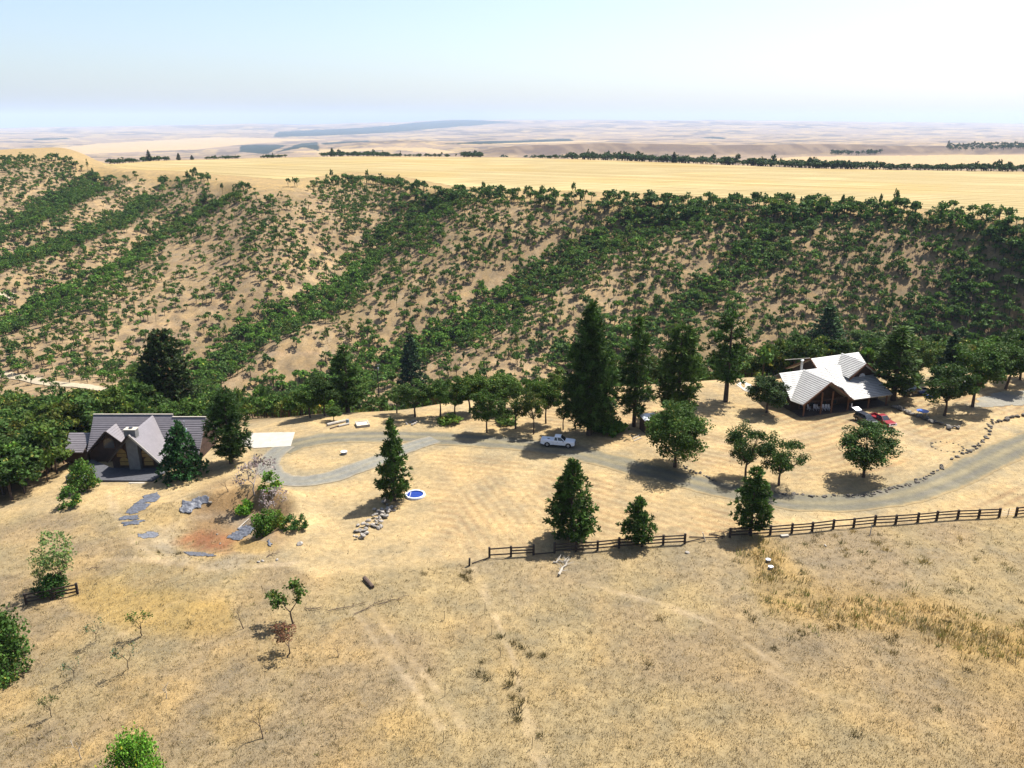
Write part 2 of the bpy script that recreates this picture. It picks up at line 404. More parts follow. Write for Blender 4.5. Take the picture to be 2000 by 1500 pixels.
def ground_colour(x, y, z):
    n = len(x); a = x/np.maximum(y, 5); px, py, _ = project(x, y, z)
    c = np.tile(np.array([.385, .312, .180]), (n, 1))                       # rough summer pasture
    f1, f2, f3 = fbm(x/14, y/14, 31, 4), fbm(x/5, y/5, 41, 4), fbm(x/45, y/45, 51, 3)
    c = mixc(c, (.335, .262, .165), sstep(-.05, .45, f1)*.8)
    c = mixc(c, (.46, .335, .16), sstep(.0, .5, f2)*.4)
    c = mixc(c, (.335, .275, .19), sstep(.1, .55, f3+.3*f2)*.5)
    c = mixc(c, (.47, .335, .14), sstep(1400, 700, px)*sstep(1180, 1500, py)*sstep(-.2, .3, f2)*.35)
    near = sstep(-8, 2, tab(EDGE, a)-y)
    # mown yard between the fence and the canyon edge
    yard_line = np.interp(px, [-200, 0, 150, 330, 480, 620, 920, 1430, 2000, 2400], [1010, 1010, 1000, 985, 1075, 1130, 1098, 1052, 1008, 990])
    yard = sstep(6, -14, py-yard_line)
    c = mixc(c, (.545, .425, .24), yard*(.8+.2*f2)*near)
    d = seg_dist(x, y, ROAD_W)
    rows = np.sin(d*2*math.pi/1.8 + .35*fbm(x/9, y/9, 61, 2))*.5+.5
    rows2 = np.sin((x*.93+y*.36)*2*math.pi/1.45 + .4*fbm(x/10, y/10, 62, 2))*.5+.5
    low = sstep(905, 945, py)*sstep(1130, 1000, px)*sstep(860, 930, px)
    r = rows*(1-low)+rows2*low
    fm = .8*yard*sstep(820, 880, px)*sstep(5, 7.5, d)*sstep(1120, 1040, py)*(.45+.55*sstep(-.4, .3, fbm(x/11, y/11, 63, 2)))
    c = mixc(c, (.36, .235, .13), np.clip(r*1.6-.4, 0, 1)*fm*.75)
    c = mixc(c, (.64, .52, .30), sstep(.1, .5, f1)*yard*near*.5)
    # worn tracks
    for pts, w in TRACK_W:
        k = sstep(w*1.5, w*.1, seg_dist(x, y, pts)+.5*f2+.25*f1)*np.clip(.38+.6*fbm(x/2.2, y/2.2, 64, 3), 0, .8)
        c = mixc(c, (.56, .45, .30), k*.8)
    # gravel thrown to the verge
    k = sstep(5.2, 2.6, np.minimum(d, seg_dist(x, y, LOOP_W)+.6)+.9*f2)
    c = mixc(c, (.40, .34, .22), k*.75)
    # tall unmown grass in the wet hollow of the pasture
    wet = seg_dist(px, py, [(1490, 1085), (1530, 1170), (1640, 1195), (1780, 1205), (1880, 1240), (2050, 1260)])
    c = mixc(c, (.41, .285, .11), sstep(66, 20, wet+16*f2)*.6)
    c = mixc(c, (.47, .32, .09), sstep(60, 20, seg_dist(px, py, [(170, 1160), (280, 1185), (420, 1200)])+20*f2)*.5)
    c = mixc(c, (.45, .32, .12), sstep(90, 30, seg_dist(px, py, [(1900, 1290), (2060, 1330)])+20*f2)*.35)
    # rust-coloured floor of the dry pond, bare earth bank, grey silt
    pr = np.hypot((px-405)/66, (py-1060)/27)
    c = mixc(c, (.30, .19, .10), sstep(1.5, .9, np.hypot((px-470)/90, (py-1010)/58)+.25*f2)*.75)
    c = mixc(c, (.36, .32, .255), sstep(.5, .0, np.abs(np.hypot((px-415)/95, (py-1055)/46)-1)+.3*f2)*.55)
    c = mixc(c, (.33, .16, .085), sstep(1.2, .5, pr+.35*f2+.25*f1)*(.75+.5*fbm(x/1.1, y/1.1, 66, 3)).clip(.3, 1))
    c = mixc(c, (.46, .33, .14), sstep(1.1, .6, np.hypot((px-495)/50, (py-1068)/18)+.3*f2)*.8)
    # beyond the edge: canyon sides
    hill = 1-near
    t1, t2 = fbm(x/38, y/38, 71, 4), fbm(x/12, y/12, 72, 3)
    hc = np.tile(np.array([.40, .30, .175]), (n, 1))
    hc = mixc(hc, (.33, .24, .155), sstep(-.1, .5, t1)*.8)
    hc = mixc(hc, (.50, .37, .21), sstep(.0, .5, t2)*.6)
    t3 = fbm(x/3.5, y/3.5, 73, 2)
    hc = mixc(hc, (.24, .18, .115), sstep(.05, .5, t3)*.5)
    hc = mixc(hc, (.50, .40, .27), sstep(.1, .5, -t3)*.4)
    hc = mixc(hc, (.27, .22, .10), sstep(.25, .6, t1-.3*t2)*.4)
    road2 = seg_dist(px, py, [(480, 690), (600, 690), (700, 690), (780, 690)])
    hc = mixc(hc, (.50, .37, .24), sstep(5, 2, road2)*.7)
    top = sstep(.93, 1.0, y/np.maximum(tab(RIM, a), 1))
    hc = mixc(hc, (.47, .35, .17), top*.85)
    c = c*(1-hill[:, None])+hc*hill[:, None]
    # distant country
    far = sstep(1.02, 1.06, y/np.maximum(tab(REAR, a), 1))*(y > 700)
    g1, g2 = fbm(a*26, np.log(np.maximum(y, 5))*14, 81, 5), fbm(a*60, np.log(np.maximum(y, 5))*30, 82, 4)
    fc = np.tile(np.array([.36, .275, .20]), (n, 1))
    fc = mixc(fc, (.17, .135, .11), sstep(-.02, .3, g1)*.9)
    fc = mixc(fc, (.56, .42, .22), sstep(.05, .35, g2)*.7)
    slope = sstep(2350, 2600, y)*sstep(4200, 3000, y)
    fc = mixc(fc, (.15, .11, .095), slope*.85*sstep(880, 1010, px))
    fc = mixc(fc, (.33, .25, .18), slope*sstep(.0, .4, fbm(a*70+np.log(np.maximum(y, 5))*6, np.log(np.maximum(y, 5))*5, 83, 3))*.6)
    for P in PALELAND: fc[in_poly(px+2*g2, py+.5*g1, P) & (y > 1200)] = (.58, .44, .25)
    for P in DARKLAND: fc[in_poly(px+3*g2, py+.6*g1, P) & (y > 1200)] = (.025, .045, .035)
    c = c*(1-far[:, None])+fc*far[:, None]
    return np.clip(c*.56, .008, .8)
def make_ground():
    aa = np.concatenate([np.linspace(-1.5, -.74, 50)[:-1], np.linspace(-.74, .74, 860), np.linspace(.74, 1.5, 50)[1:]])
    yy = np.concatenate([np.linspace(6, 44, 24)[:-1], np.exp(np.linspace(math.log(44), math.log(150), 330))[:-1], np.exp(np.linspace(math.log(150), math.log(700), 300))[:-1], np.exp(np.linspace(math.log(700), math.log(1500), 60))[:-1], np.exp(np.linspace(math.log(1500), math.log(34000), 210))])
    A, Y = np.meshgrid(aa, yy); X = A*Y
    x, y = X.ravel(), Y.ravel(); z = land(x, y)
    nc, nr = len(aa), len(yy)
    i = (np.arange(nr-1)[:, None]*nc + np.arange(nc-1)[None, :]).ravel()
    F = np.stack([i, i+1, i+nc+1, i+nc], 1)
    me = quads_mesh('ground', np.stack([x, y, z], 1), F, ground_colour(x, y, z), [M_SOIL], True)
    return tag(mesh_obj('ground', me), 'dry grass ridge, canyon and plateau running out to the far hills', None, None, 'structure')
make_ground()

def ribbon(name, S, width, colour, mat, lift=.035, rough=.35, n=17, label=None):
    S = np.asarray(S); T = np.gradient(S, axis=0); T /= np.hypot(T[:, 0], T[:, 1])[:, None]+1e-9
    Nn = np.stack([-T[:, 1], T[:, 0]], 1); m = len(S)
    dist = np.concatenate([[0], np.cumsum(np.hypot(*np.diff(S, axis=0).T))])
    u = np.linspace(-1, 1, n)
    wl = width/2*(1.08+rough*.5*fbm(dist/3.0, dist*0+2, 5, 5)); wr = width/2*(1.08+rough*.5*fbm(dist/3.0, dist*0+7, 6, 5))
    off = np.where(u[None, :] < 0, u[None, :]*wl[:, None], u[None, :]*wr[:, None])
    x = (S[:, 0, None]+Nn[:, 0, None]*off).ravel(); y = (S[:, 1, None]+Nn[:, 1, None]*off).ravel()
    z = land(x, y)+lift
    i = (np.arange(m-1)[:, None]*n+np.arange(n-1)[None, :]).ravel()
    F = np.stack([i, i+n, i+n+1, i+1], 1)
    U = np.tile(u, m); D = np.repeat(dist, n)
    me = quads_mesh(name, np.stack([x, y, z], 1), F, colour(U, D, x, y), [mat], True)
    return tag(mesh_obj(name, me), label, None, None, 'structure')
def gravel_colour(U, D, x, y):
    c = np.tile(np.array([.29, .262, .185]), (len(U), 1)); f = fbm(x/4, y/4, 91, 4)
    strip = sstep(.22, .05, np.abs(U))+sstep(.72, .95, np.abs(U))
    c = mixc(c, (.44, .37, .22), np.clip(strip*(.55+.6*f), 0, 1))
    tr = sstep(.22, .08, np.abs(np.abs(U)-.45))
    c = mixc(c, (.22, .215, .195), tr*np.clip(.45+.5*f, 0, 1))
    c = mixc(c, (.46, .40, .27), sstep(.1, .6, f)*.35)
    return mixc(c, (.50, .375, .20), sstep(.74, .98, np.abs(U)+.12*fbm(x/.8, y/.8, 92, 2)))*.48
ribbon('gravel_road', ROAD_S, 5.5, gravel_colour, M_GRAVEL, .04)
ribbon('gravel_drive', LOOP_S, 3.7, lambda U, D, x, y: mixc(gravel_colour(U, D, x, y), (.22, .225, .215), np.full(len(U), .4)), M_GRAVEL, .06)
ribbon('canyon_road', spline([gp(*p) for p in [(-160, 712), (-60, 722), (0, 731), (60, 741), (130, 752), (195, 760), (222, 771), (225, 790)]], 1.5), 5.0, lambda U, D, x, y: np.tile(np.array([.34, .285, .20]), (len(U), 1)), M_GRAVEL, .25)
ribbon('canyon_road', spline([gp(*p) for p in [(-120, 580), (-40, 578), (30, 579)]], 1.5), 6.0, lambda U, D, x, y: np.tile(np.array([.36, .30, .22]), (len(U), 1)), M_GRAVEL, .25)

def drape(name, poly_px, mat, lift, colour=None, step=.3, kind='structure', thick=0.0, ragged=0.0, parent=None, wave=0.0, seed=1):
    P = [tuple(gp(*p)[:2]) for p in poly_px]
    xs, ys = [p[0] for p in P], [p[1] for p in P]
    gx, gy = np.arange(min(xs)-step, max(xs)+step, step), np.arange(min(ys)-step, max(ys)+step, step)
    X, Y = np.meshgrid(gx, gy); nx = len(gx)
    cx, cy = (X[:-1, :-1]+step/2).ravel(), (Y[:-1, :-1]+step/2).ravel()
    ok = in_poly(cx+ragged*fbm(cx/1.5, cy/.9, seed), cy+ragged*.6*fbm(cx/.9, cy/.6, seed+9), P)
    i = (np.arange(len(gy)-1)[:, None]*nx+np.arange(nx-1)[None, :]).ravel()[ok]
    F = np.stack([i, i+1, i+nx+1, i+nx], 1)
    x, y = X.ravel(), Y.ravel(); z = land(x, y)+lift+wave*np.abs(fbm(x/1.2, y/.5, seed+3))
    used, inv = np.unique(F, return_inverse=True); F = inv.reshape(F.shape).astype(np.int32)
    V = np.stack([x, y, z], 1)[used]
    me = quads_mesh(name, V, F, colour(V[:, 0], V[:, 1]) if colour else None, [mat], True)
    o = mesh_obj(name, me, parent)
    if thick:
        md = o.modifiers.new('thickness', 'SOLIDIFY'); md.thickness = thick; md.offset = -1
    if kind: o['kind'] = kind
    return o
def prism_ground(name, poly_px, mat, h, sink=.3):
    P = [gp(*p) for p in poly_px]
    return MB().prism([(p.x, p.y, p.z-sink) for p in P], (0, 0, h+sink)).build(name, mat)
slab = tag(prism_ground('concrete_slab', [(497, 876), (568, 872), (576, 845), (548, 845), (480, 847), (470, 868)], M_CONC, .10), kind='structure')
slab2 = tag(prism_ground('concrete_patio', [(1438, 752), (1448, 743), (1468, 752), (1468, 768), (1455, 764)], M_CONC, .08), kind='structure')
drape('gravel_yard', [(1900, 797), (1912, 776), (1960, 765), (2080, 760), (2100, 790), (1990, 791)], M_GRAVEL, .05, lambda x, y: mixc(np.tile(np.array([.33, .31, .26]), (len(x), 1)), (.42, .36, .24), sstep(0, .5, fbm(x/4, y/4, 4)))*.62, .5, ragged=.8)

# stubble field on the plateau, laid with its drilling lines
def make_field():
    aa = np.linspace(az(203, 329), az(2650, 470), 900); t = np.linspace(0, 1, 90)
    A, Tt = np.meshgrid(aa, t)
    Yv = tab(FRONT, A)*(1-Tt)+tab(REAR, A)*Tt
    Yv += (1-Tt)**3*7.0*fbm(A*110, A*0+1, 3, 4)
    x, y = (A*Yv).ravel(), Yv.ravel(); z = land(x, y)+.10
    nc = len(aa); i = (np.arange(89)[:, None]*nc+np.arange(nc-1)[None, :]).ravel()
    c = np.tile(np.array([.44, .35, .18]), (len(x), 1))
    c = mixc(c, (.46, .34, .14), sstep(0, .5, fbm(x/90, y/90, 5, 3))*.6)
    c = mixc(c, (.58, .48, .26), sstep(0, .5, fbm(x/60, y/35, 6, 3))*.5)
    c *= .60
    me = quads_mesh('stubble_field', np.stack([x, y, z], 1), np.stack([i, i+1, i+nc+1, i+nc], 1), c, [M_STUBBLE], True)
    tag(mesh_obj('stubble_field', me), 'golden harvested field on the plateau', None, None, 'structure')
def stubble():
    m, N, L, B = newmat('stubble')
    pos = N.new('ShaderNodeNewGeometry').outputs['Position']
    at = N.new('ShaderNodeAttribute'); at.attribute_name = 'tint'
    mp = N.new('ShaderNodeMapping'); mp.inputs['Rotation'].default_value = (0, 0, math.radians(31)); L.new(pos, mp.inputs['Vector'])
    st = N.new('ShaderNodeMapping'); st.inputs['Scale'].default_value = (.002, .17, 1); L.new(mp.outputs[0], st.inputs['Vector'])
    f = noise_to(N, L, 1.0, 2, st.outputs[0], .7)
    w = N.new('ShaderNodeTexWave'); w.wave_type = 'BANDS'; w.bands_direction = 'Y'; w.inputs['Scale'].default_value = .028; w.inputs['Distortion'].default_value = 5.0; w.inputs['Detail'].default_value = 2; w.inputs['Detail Scale'].default_value = .5
    L.new(mp.outputs[0], w.inputs['Vector'])
    a = ramp(N, L, f, [(.35, (.74, .70, .58)), (.62, (1.18, 1.18, 1.16))])
    b = ramp(N, L, w.outputs['Fac'], [(.1, (.84, .81, .72)), (.6, (1.06, 1.06, 1.06))])
    c = ramp(N, L, noise_to(N, L, .4, 4, pos, .8), [(.3, (.86, .84, .8)), (.7, (1.1, 1.1, 1.08))])
    L.new(mul(N, L, mul(N, L, mul(N, L, at.outputs['Color'], a), b, .8), c, .8), B.inputs['Base Color'])
    B.inputs['Roughness'].default_value = .95; B.inputs['Specular IOR Level'].default_value = .08
    return m
M_STUBBLE = stubble()
make_field()
# ------------------------------------------------------------------ plants: prototypes
def rdirs(R, n):
    v = R.normal(size=(n, 3)); return v/np.linalg.norm(v, axis=1)[:, None]
def cards(C, A, B): return np.stack([C-A-B, C+A-B, C+A+B, C-A+B], 1)       # (n,4,3)
def leaf_quads(R, C, size, up=.35, out=None):
    n = len(C); nm = rdirs(R, n); nm[:, 2] += up
    if out is not None: nm += out*.6
    nm /= np.linalg.norm(nm, axis=1)[:, None]
    a = np.cross(nm, rdirs(R, n)); a /= np.linalg.norm(a, axis=1)[:, None]+1e-9
    b = np.cross(nm, a); s = size*R.uniform(.6, 1.25, n)
    return cards(C, a*s[:, None]*.5, b*(s*R.uniform(.55, .95, n))[:, None]*.5)
def needle_quads(R, C, D, length, width, n=8, spread=.8):
    C = np.repeat(C, n, 0); D = np.repeat(D, n, 0)+rdirs(R, len(C))*spread
    D /= np.linalg.norm(D, axis=1)[:, None]; L = length*R.uniform(.6, 1.15, len(C))[:, None]
    s = np.cross(D, rdirs(R, len(C))); s /= np.linalg.norm(s, axis=1)[:, None]+1e-9
    return cards(C+D*L*.5, D*L*.5, s*width*.5)
def leaf_tint(R, n, base, var=.35, yellow=.0, dead=.0):
    c = np.array(base)[None, :]*R.uniform(1-var, 1+var, (n, 1))
    c *= 1+R.normal(size=(n, 3))*.06
    k = R.uniform(size=n) < yellow; c[k] = np.array([.16, .15, .025])*R.uniform(.7, 1.2, (k.sum(), 1))
    k = R.uniform(size=n) < dead; c[k] = np.array([.19, .10, .04])*R.uniform(.6, 1.2, (k.sum(), 1))
    return np.clip(c, .004, .6)
def wood_mesh(mb, name, mat=None):
    me = bpy.data.meshes.new(name); me.from_pydata(mb.v, [], mb.f); me.materials.append(mat or M_BARK)
    me.polygons.foreach_set('use_smooth', np.ones(len(me.polygons), bool)); me.update(); return me
OAKG = (.044, .080, .013)
def oak_proto(seed, W=7.0, H=9.0, clumps=42, per=170, leaf=.225, trunk=.16, gap=.0, base=.22, sides=7, col=OAKG, yellow=.03, lean=.0, limbs=9, flat=1.0):
    """crown of leaf clumps on forking limbs; returns (trunk mesh, crown mesh, W, H)"""
    R = np.random.default_rng(seed); mb = MB()
    zc, rz = H*(base+(1-base)*.52), H*(1-base)*.5
    ctr, k = [], 0
    while len(ctr) < clumps:
        d = rdirs(R, 1)[0]; r = R.uniform(.35, 1.0)**.6
        p = np.array([d[0]*W/2*r*.86, d[1]*W/2*r*.86, zc+d[2]*rz*r*.84*flat])
        lop = 1+.16*math.sin(2.3*math.atan2(p[1], p[0])+seed)+.1*math.sin(5.1*math.atan2(p[1], p[0])+2*seed)
        p[:2] *= lop; k += 1
        if p[2] < H*base*1.0 and R.uniform() < .7: continue
        if R.uniform() < gap*(1-r): continue
        ctr.append(p)
    ctr = np.array(ctr)
    tt = H*(base+.12); tip = np.array([lean*W, 0, tt])
    mb.tube([(0, 0, -.4), (0, 0, .0), (lean*W*.4, .1, tt*.5), tuple(tip)], [trunk*W/7*1.7, trunk*W/7*1.3, trunk*W/7, trunk*W/7*.8], sides)
    for i in R.permutation(clumps)[:limbs]:
        m = tip*.45+ctr[i]*.55+R.normal(size=3)*.2; m[2] -= .05*H
        s0 = tip*R.uniform(.75, 1.0); s0[0:2] = tip[0:2]*.9
        mb.tube([s0, m, ctr[i]], [trunk*W/7*.55, trunk*W/7*.3, trunk*W/7*.1], max(3, sides-3), False)
    rad = R.uniform(.10, .19, clumps)*W
    n = R.poisson(per, clumps)+3
    C = np.repeat(ctr, n, 0); rr = np.repeat(rad, n)
    off = rdirs(R, len(C))*(R.uniform(0, 1, len(C))**.45)[:, None]*rr[:, None]; off[:, 2] *= .62
    out = off/(rr[:, None]+1e-6)
    Q = leaf_quads(R, C+off, leaf, .45, out)
    cl = np.repeat(R.uniform(.72, 1.3, clumps), n)[:, None]
    T = leaf_tint(R, len(C), col, .3, yellow)*cl
    return wood_mesh(mb, 'trunk'), quads_mesh('crown', Q, None, np.repeat(T, 4, 0), [M_LEAF]), W, H
PINEG = (.036, .072, .013)
def pine_proto(seed, W=6.0, H=12.0, base=.04, whorls=26, per=6, prof=.85, tuft=.55, blade=.16, nq=8, droop=.0, irr=.25, fork=False, col=PINEG, flat=False, step=.62, trunk=.2, bulge=.12, dead=.0):
    R = np.random.default_rng(seed); mb = MB(); C, D = [], []
    stems = [(0.0, 1.0)] if not fork else [(-.5, 1.0), (.75, .93)]
    for sx, hs in stems:
        HH = H*hs
        mb.tube([(sx*.5, 0, -.4), (sx*.6, 0, HH*.3), (sx, 0, HH*.65), (sx, 0, HH)], [trunk*1.35, trunk, trunk*.6, .04], 7)
        for w in range(whorls):
            t = (w+R.uniform(-.3, .3))/(whorls-1); t = min(max(t, 0), 1)
            z = HH*(base+(1-base)*t*.985)
            r = W/2*min(1.0, (t+bulge)/(2.2*bulge))*max(.03, (1-t))**prof
            r = max(r, .22)
            for b in range(max(3, int(per*(1-.35*t)))):
                if R.uniform() < irr*.35: continue
                az_, L = R.uniform(0, 2*math.pi), r*R.uniform(1-irr, 1.08)
                rise = (-droop+R.uniform(-.12, .18)+.35*t)*L
                d = np.array([math.cos(az_), math.sin(az_), 0]); o = np.array([sx, 0, z])
                nT = max(1, int(L/step)+1)
                for k in range(nT):
                    f = (k+1)/nT
                    if f < .30 and L > 1.6: continue
                    p = o+d*L*f+np.array([0, 0, rise*f*f+(.06*L*f if not flat else -.1*L*f*f)])
                    side = np.cross(d, (0, 0, 1))*R.normal()*.26*L*f*(.5 if nT < 3 else 1)
                    C.append(p+side); D.append(d*.55+np.array([0, 0, .55 if not flat else .05])+side*.25)
                if L > .9: mb.tube([o, o+d*L*.5+np.array([0, 0, rise*.25]), o+d*L*.92+np.array([0, 0, rise*.85])], [.05, .035, .012], 3, False)
        C.append(np.array([sx, 0, HH])); D.append(np.array([0, 0, 1.]))
    C, D = np.array(C), np.array(D)
    Q = needle_quads(R, C, D, tuft, blade, nq, .9 if not flat else .75)
    cl = np.repeat(R.uniform(.5, 1.55, len(C)), nq)[:, None]
    T = leaf_tint(R, len(Q), col, .3, .0, dead)*cl
    return wood_mesh(mb, 'trunk'), quads_mesh('crown', Q, None, np.repeat(T, 4, 0), [M_NEEDLE]), W, H
def bush_proto(seed, W=3.0, H=2.2, clumps=22, per=60, leaf=.2, col=(.06, .13, .02), yellow=.05, stems=6):
    R = np.random.default_rng(seed); mb = MB()
    d = rdirs(R, clumps); d[:, 2] = np.abs(d[:, 2])
    ctr = d*np.array([W/2, W/2, H])*(R.uniform(.3, 1, clumps)**.5)[:, None]*.82; ctr[:, 2] += H*.08
    for i in range(stems): mb.tube([(0, 0, -.2), ctr[i]*.5, ctr[i]], [.07, .045, .012], 4, False)
    n = R.poisson(per, clumps)+2; C = np.repeat(ctr, n, 0); rr = np.repeat(R.uniform(.14, .24, clumps)*W, n)
    off = rdirs(R, len(C))*(R.uniform(0, 1, len(C))**.5*rr)[:, None]; off[:, 2] *= .7
    C = C+off; C[:, 2] = np.maximum(C[:, 2], .03)
    T = leaf_tint(R, len(C), col, .3, yellow)*np.repeat(R.uniform(.75, 1.3, clumps), n)[:, None]
    return wood_mesh(mb, 'trunk'), quads_mesh('crown', leaf_quads(R, C, leaf, .4, off), None, np.repeat(T, 4, 0), [M_LEAF]), W, H
def twig_proto(seed, H=3.0, W=2.0, levels=4, leaves=0, leaf=.22, col=OAKG, dead=0.0, mat=None, r0=.06, leafy_side=0.0):
    """bare or thinly leaved sapling: forking stems"""
    R = np.random.default_rng(seed); mb = MB(); tips = []
    def grow(p, d, L, r, lv):
        q = p+d*L; m = p+d*L*.5+R.normal(size=3)*L*.06
        mb.tube([p, m, q], [r, r*.8, r*.62], 5 if lv > 2 else 3, False)
        if lv == 0: tips.append(q); return
        for _ in range(R.integers(2, 4)):
            e = d+rdirs(R, 1)[0]*.75+np.array([0, 0, .12]); e /= np.linalg.norm(e)
            grow(q, e, L*R.uniform(.6, .85), r*.62, lv-1)
        if lv < levels: tips.append(q)
    grow(np.array([0, 0, -.1]), np.array([R.normal()*.12, R.normal()*.12, 1.]), H*.34, r0, levels)
    v = np.array(mb.v); sc = np.array([W/max(np.ptp(v[:, 0]), .1), W/max(np.ptp(v[:, 1]), .1), H/v[:, 2].max()])
    mb.v = [tuple(q) for q in v*sc]
    tips = np.array(tips)*sc; tr = wood_mesh(mb, 'trunk', mat or M_BARK)
    cr = None
    if leaves:
        tips = tips[(tips[:, 0] < W*.5*(1-leafy_side)) & (tips[:, 2] > H*.3)]
        C = np.repeat(tips, max(1, leaves//max(len(tips), 1)), 0); C = C+R.normal(size=C.shape)*leaf*1.0
        cr = quads_mesh('crown', leaf_quads(R, C, leaf, .4), None, np.repeat(leaf_tint(R, len(C), col, .3, .05, dead), 4, 0), [M_LEAF])
    return tr, cr, W, H
OAKS = [oak_proto(1), oak_proto(2, clumps=34, per=150, gap=.5), oak_proto(3, clumps=50, base=.18), oak_proto(4, clumps=30, per=160, base=.3, gap=.4), oak_proto(5, clumps=46, base=.26, lean=.05)]
OAKS_BIG = [oak_proto(11, 10.5, 11, 80, 190, .24, base=.10), oak_proto(12, 8, 11, 84, 125, .22, base=.12, gap=.7, limbs=18), oak_proto(13, 8.5, 9, 50, 140, .22, base=.18, gap=.6, limbs=16)]
OAKS_MID = [oak_proto(21+i, clumps=18+3*i, per=62, leaf=.38, base=b, sides=5, limbs=5, gap=g) for i, (b, g) in enumerate([(.16, .1), (.22, .4), (.1, 0), (.25, .3), (.12, .2), (.2, .5)])]
PINE_YOUNG = [pine_proto(31, whorls=32, per=8, tuft=.6, blade=.13, nq=14), pine_proto(32, W=7.5, H=11.5, prof=.72, bulge=.1, whorls=30, per=9, tuft=.65, blade=.13, nq=14), pine_proto(33, W=6, H=7.5, whorls=20, per=8, base=.10, prof=.6, irr=.3, tuft=.6, blade=.13, nq=14), pine_proto(34, W=6, H=10, whorls=27, per=8, base=.1, prof=.6, irr=.3, tuft=.6, blade=.13, nq=14)]
PINE_TALL = [pine_proto(41, 11, 24, .10, 40, 9, .58, 1.0, .14, 18, .05, .5, True, step=1.15, trunk=.38, bulge=.14), pine_proto(42, 6.5, 19.5, .14, 32, 7, .55, .95, .14, 18, .08, .5, False, step=1.1, trunk=.26),
             pine_proto(43, 11, 18, .10, 28, 10, .5, 1.05, .14, 20, .0, .5, False, step=1.15, trunk=.36, bulge=.3), pine_proto(44, 9.5, 16.5, .24, 19, 7, .42, .85, .15, 18, -.05, .6, False, step=.9, trunk=.32, bulge=.35)]
FIRS = [pine_proto(51, 9.5, 18, .03, 46, 10, .72, .6, .22, 8, .25, .2, False, (.034, .066, .020), True, .7, .4), pine_proto(52, 8.5, 9.5, .02, 26, 9, .7, .6, .22, 8, .25, .2, False, (.024, .066, .026), True, .65, .3),
        pine_proto(53, 6, 15, .05, 36, 8, .75, .6, .2, 8, .2, .25, False, (.026, .056, .018), True, .7, .28),
        pine_proto(54, 11.5, 18, .03, 46, 12, .42, .7, .26, 9, .1, .38, False, (.034, .060, .016), True, .8, .4, .2, .03)]
BUSHES = [bush_proto(61), bush_proto(62, 2.6, 2.6, 18, 55, .18), bush_proto(63, 4, 3.2, 34, 90, .18), bush_proto(64, 7, 6, 60, 130, .24, (.05, .098, .016)), bush_proto(65, 5, 3, 46, 130, .13)]
ASPEN = oak_proto(71, 4.6, 9.5, 46, 24, .22, .09, base=.12, gap=.2, col=(.075, .125, .04), limbs=14)
SAPLINGS = [twig_proto(81, 3, 2, 4, 700, .15, leafy_side=.15), twig_proto(82, 3, 2, 4, 260, .13, leafy_side=.3), twig_proto(83, 3, 2, 4, 0, .2), twig_proto(84, 3, 2, 4, 380, .15, (.13, .06, .03)), twig_proto(85, 3, 2, 4, 150, .12, (.06, .1, .05))]
BARE = [twig_proto(91, 4, 4.5, 6, 900, .17, (.26, .21, .195), mat=M_TWIG, r0=.10), twig_proto(92, 3, 3, 5, 500, .13, (.27, .22, .205), mat=M_TWIG, r0=.05), twig_proto(93, 1.6, 1.2, 3, 0, mat=M_PALEWOOD, r0=.035)]

RND = random.Random(5)
def plant(name, proto, p, w, h, label, cat, group=None, tint=(1, 1, 1), rz=None, sink=0.0, leaf_name='crown'):
    tr, cr, W0, H0 = proto
    o = empty(name, (p[0], p[1], p[2]-sink), RND.uniform(0, 6.28) if rz is None else rz)
    o.scale = (w/W0, w/W0, h/H0)
    mesh_obj('trunk', tr, o)
    if cr is not None:
        c = mesh_obj(leaf_name, cr, o); c.color = (*tint, 1)
    return tag(o, label, cat, group)
def plant_px(name, proto, bx, by, ty, wpx, label, cat, group=None, tint=(1, 1, 1), rz=None):
    p = gp(bx, by); h = max(.4, top_z(p, ty)-p.z); w = wpx/FOC*depth(p)
    return plant(name, proto, p, w, h, label, cat, group, tint, rz)
LUSH, DARK, OLIVE, BRIGHT = (1.05, 1.12, 1.0), (.72, .78, .85), (1.25, 1.02, .9), (1.6, 1.55, 1.1)
YARD_PINES = 'young pines standing in the mown yard'
for proto, bx, by, ty, w, lab in [
    (PINE_YOUNG[0], 771, 978, 822, 78, 'narrow young pine beside the round blue pool and the rubble heap'),
    (PINE_YOUNG[1], 1115, 1052, 902, 112, 'broad dense young pine behind the rail fence, below the white pickup'),
    (PINE_YOUNG[2], 1243, 1062, 975, 76, 'short round young pine close behind the rail fence'),
    (PINE_YOUNG[3], 1465, 1042, 917, 82, 'young pine at the gap in the fence, by the gravel road')]:
    plant_px('pine_tree', proto, bx, by, ty, w, lab, 'pine tree', YARD_PINES, (1.25, 1.25, 1.1))
TALL = 'tall conifers along the canyon edge'
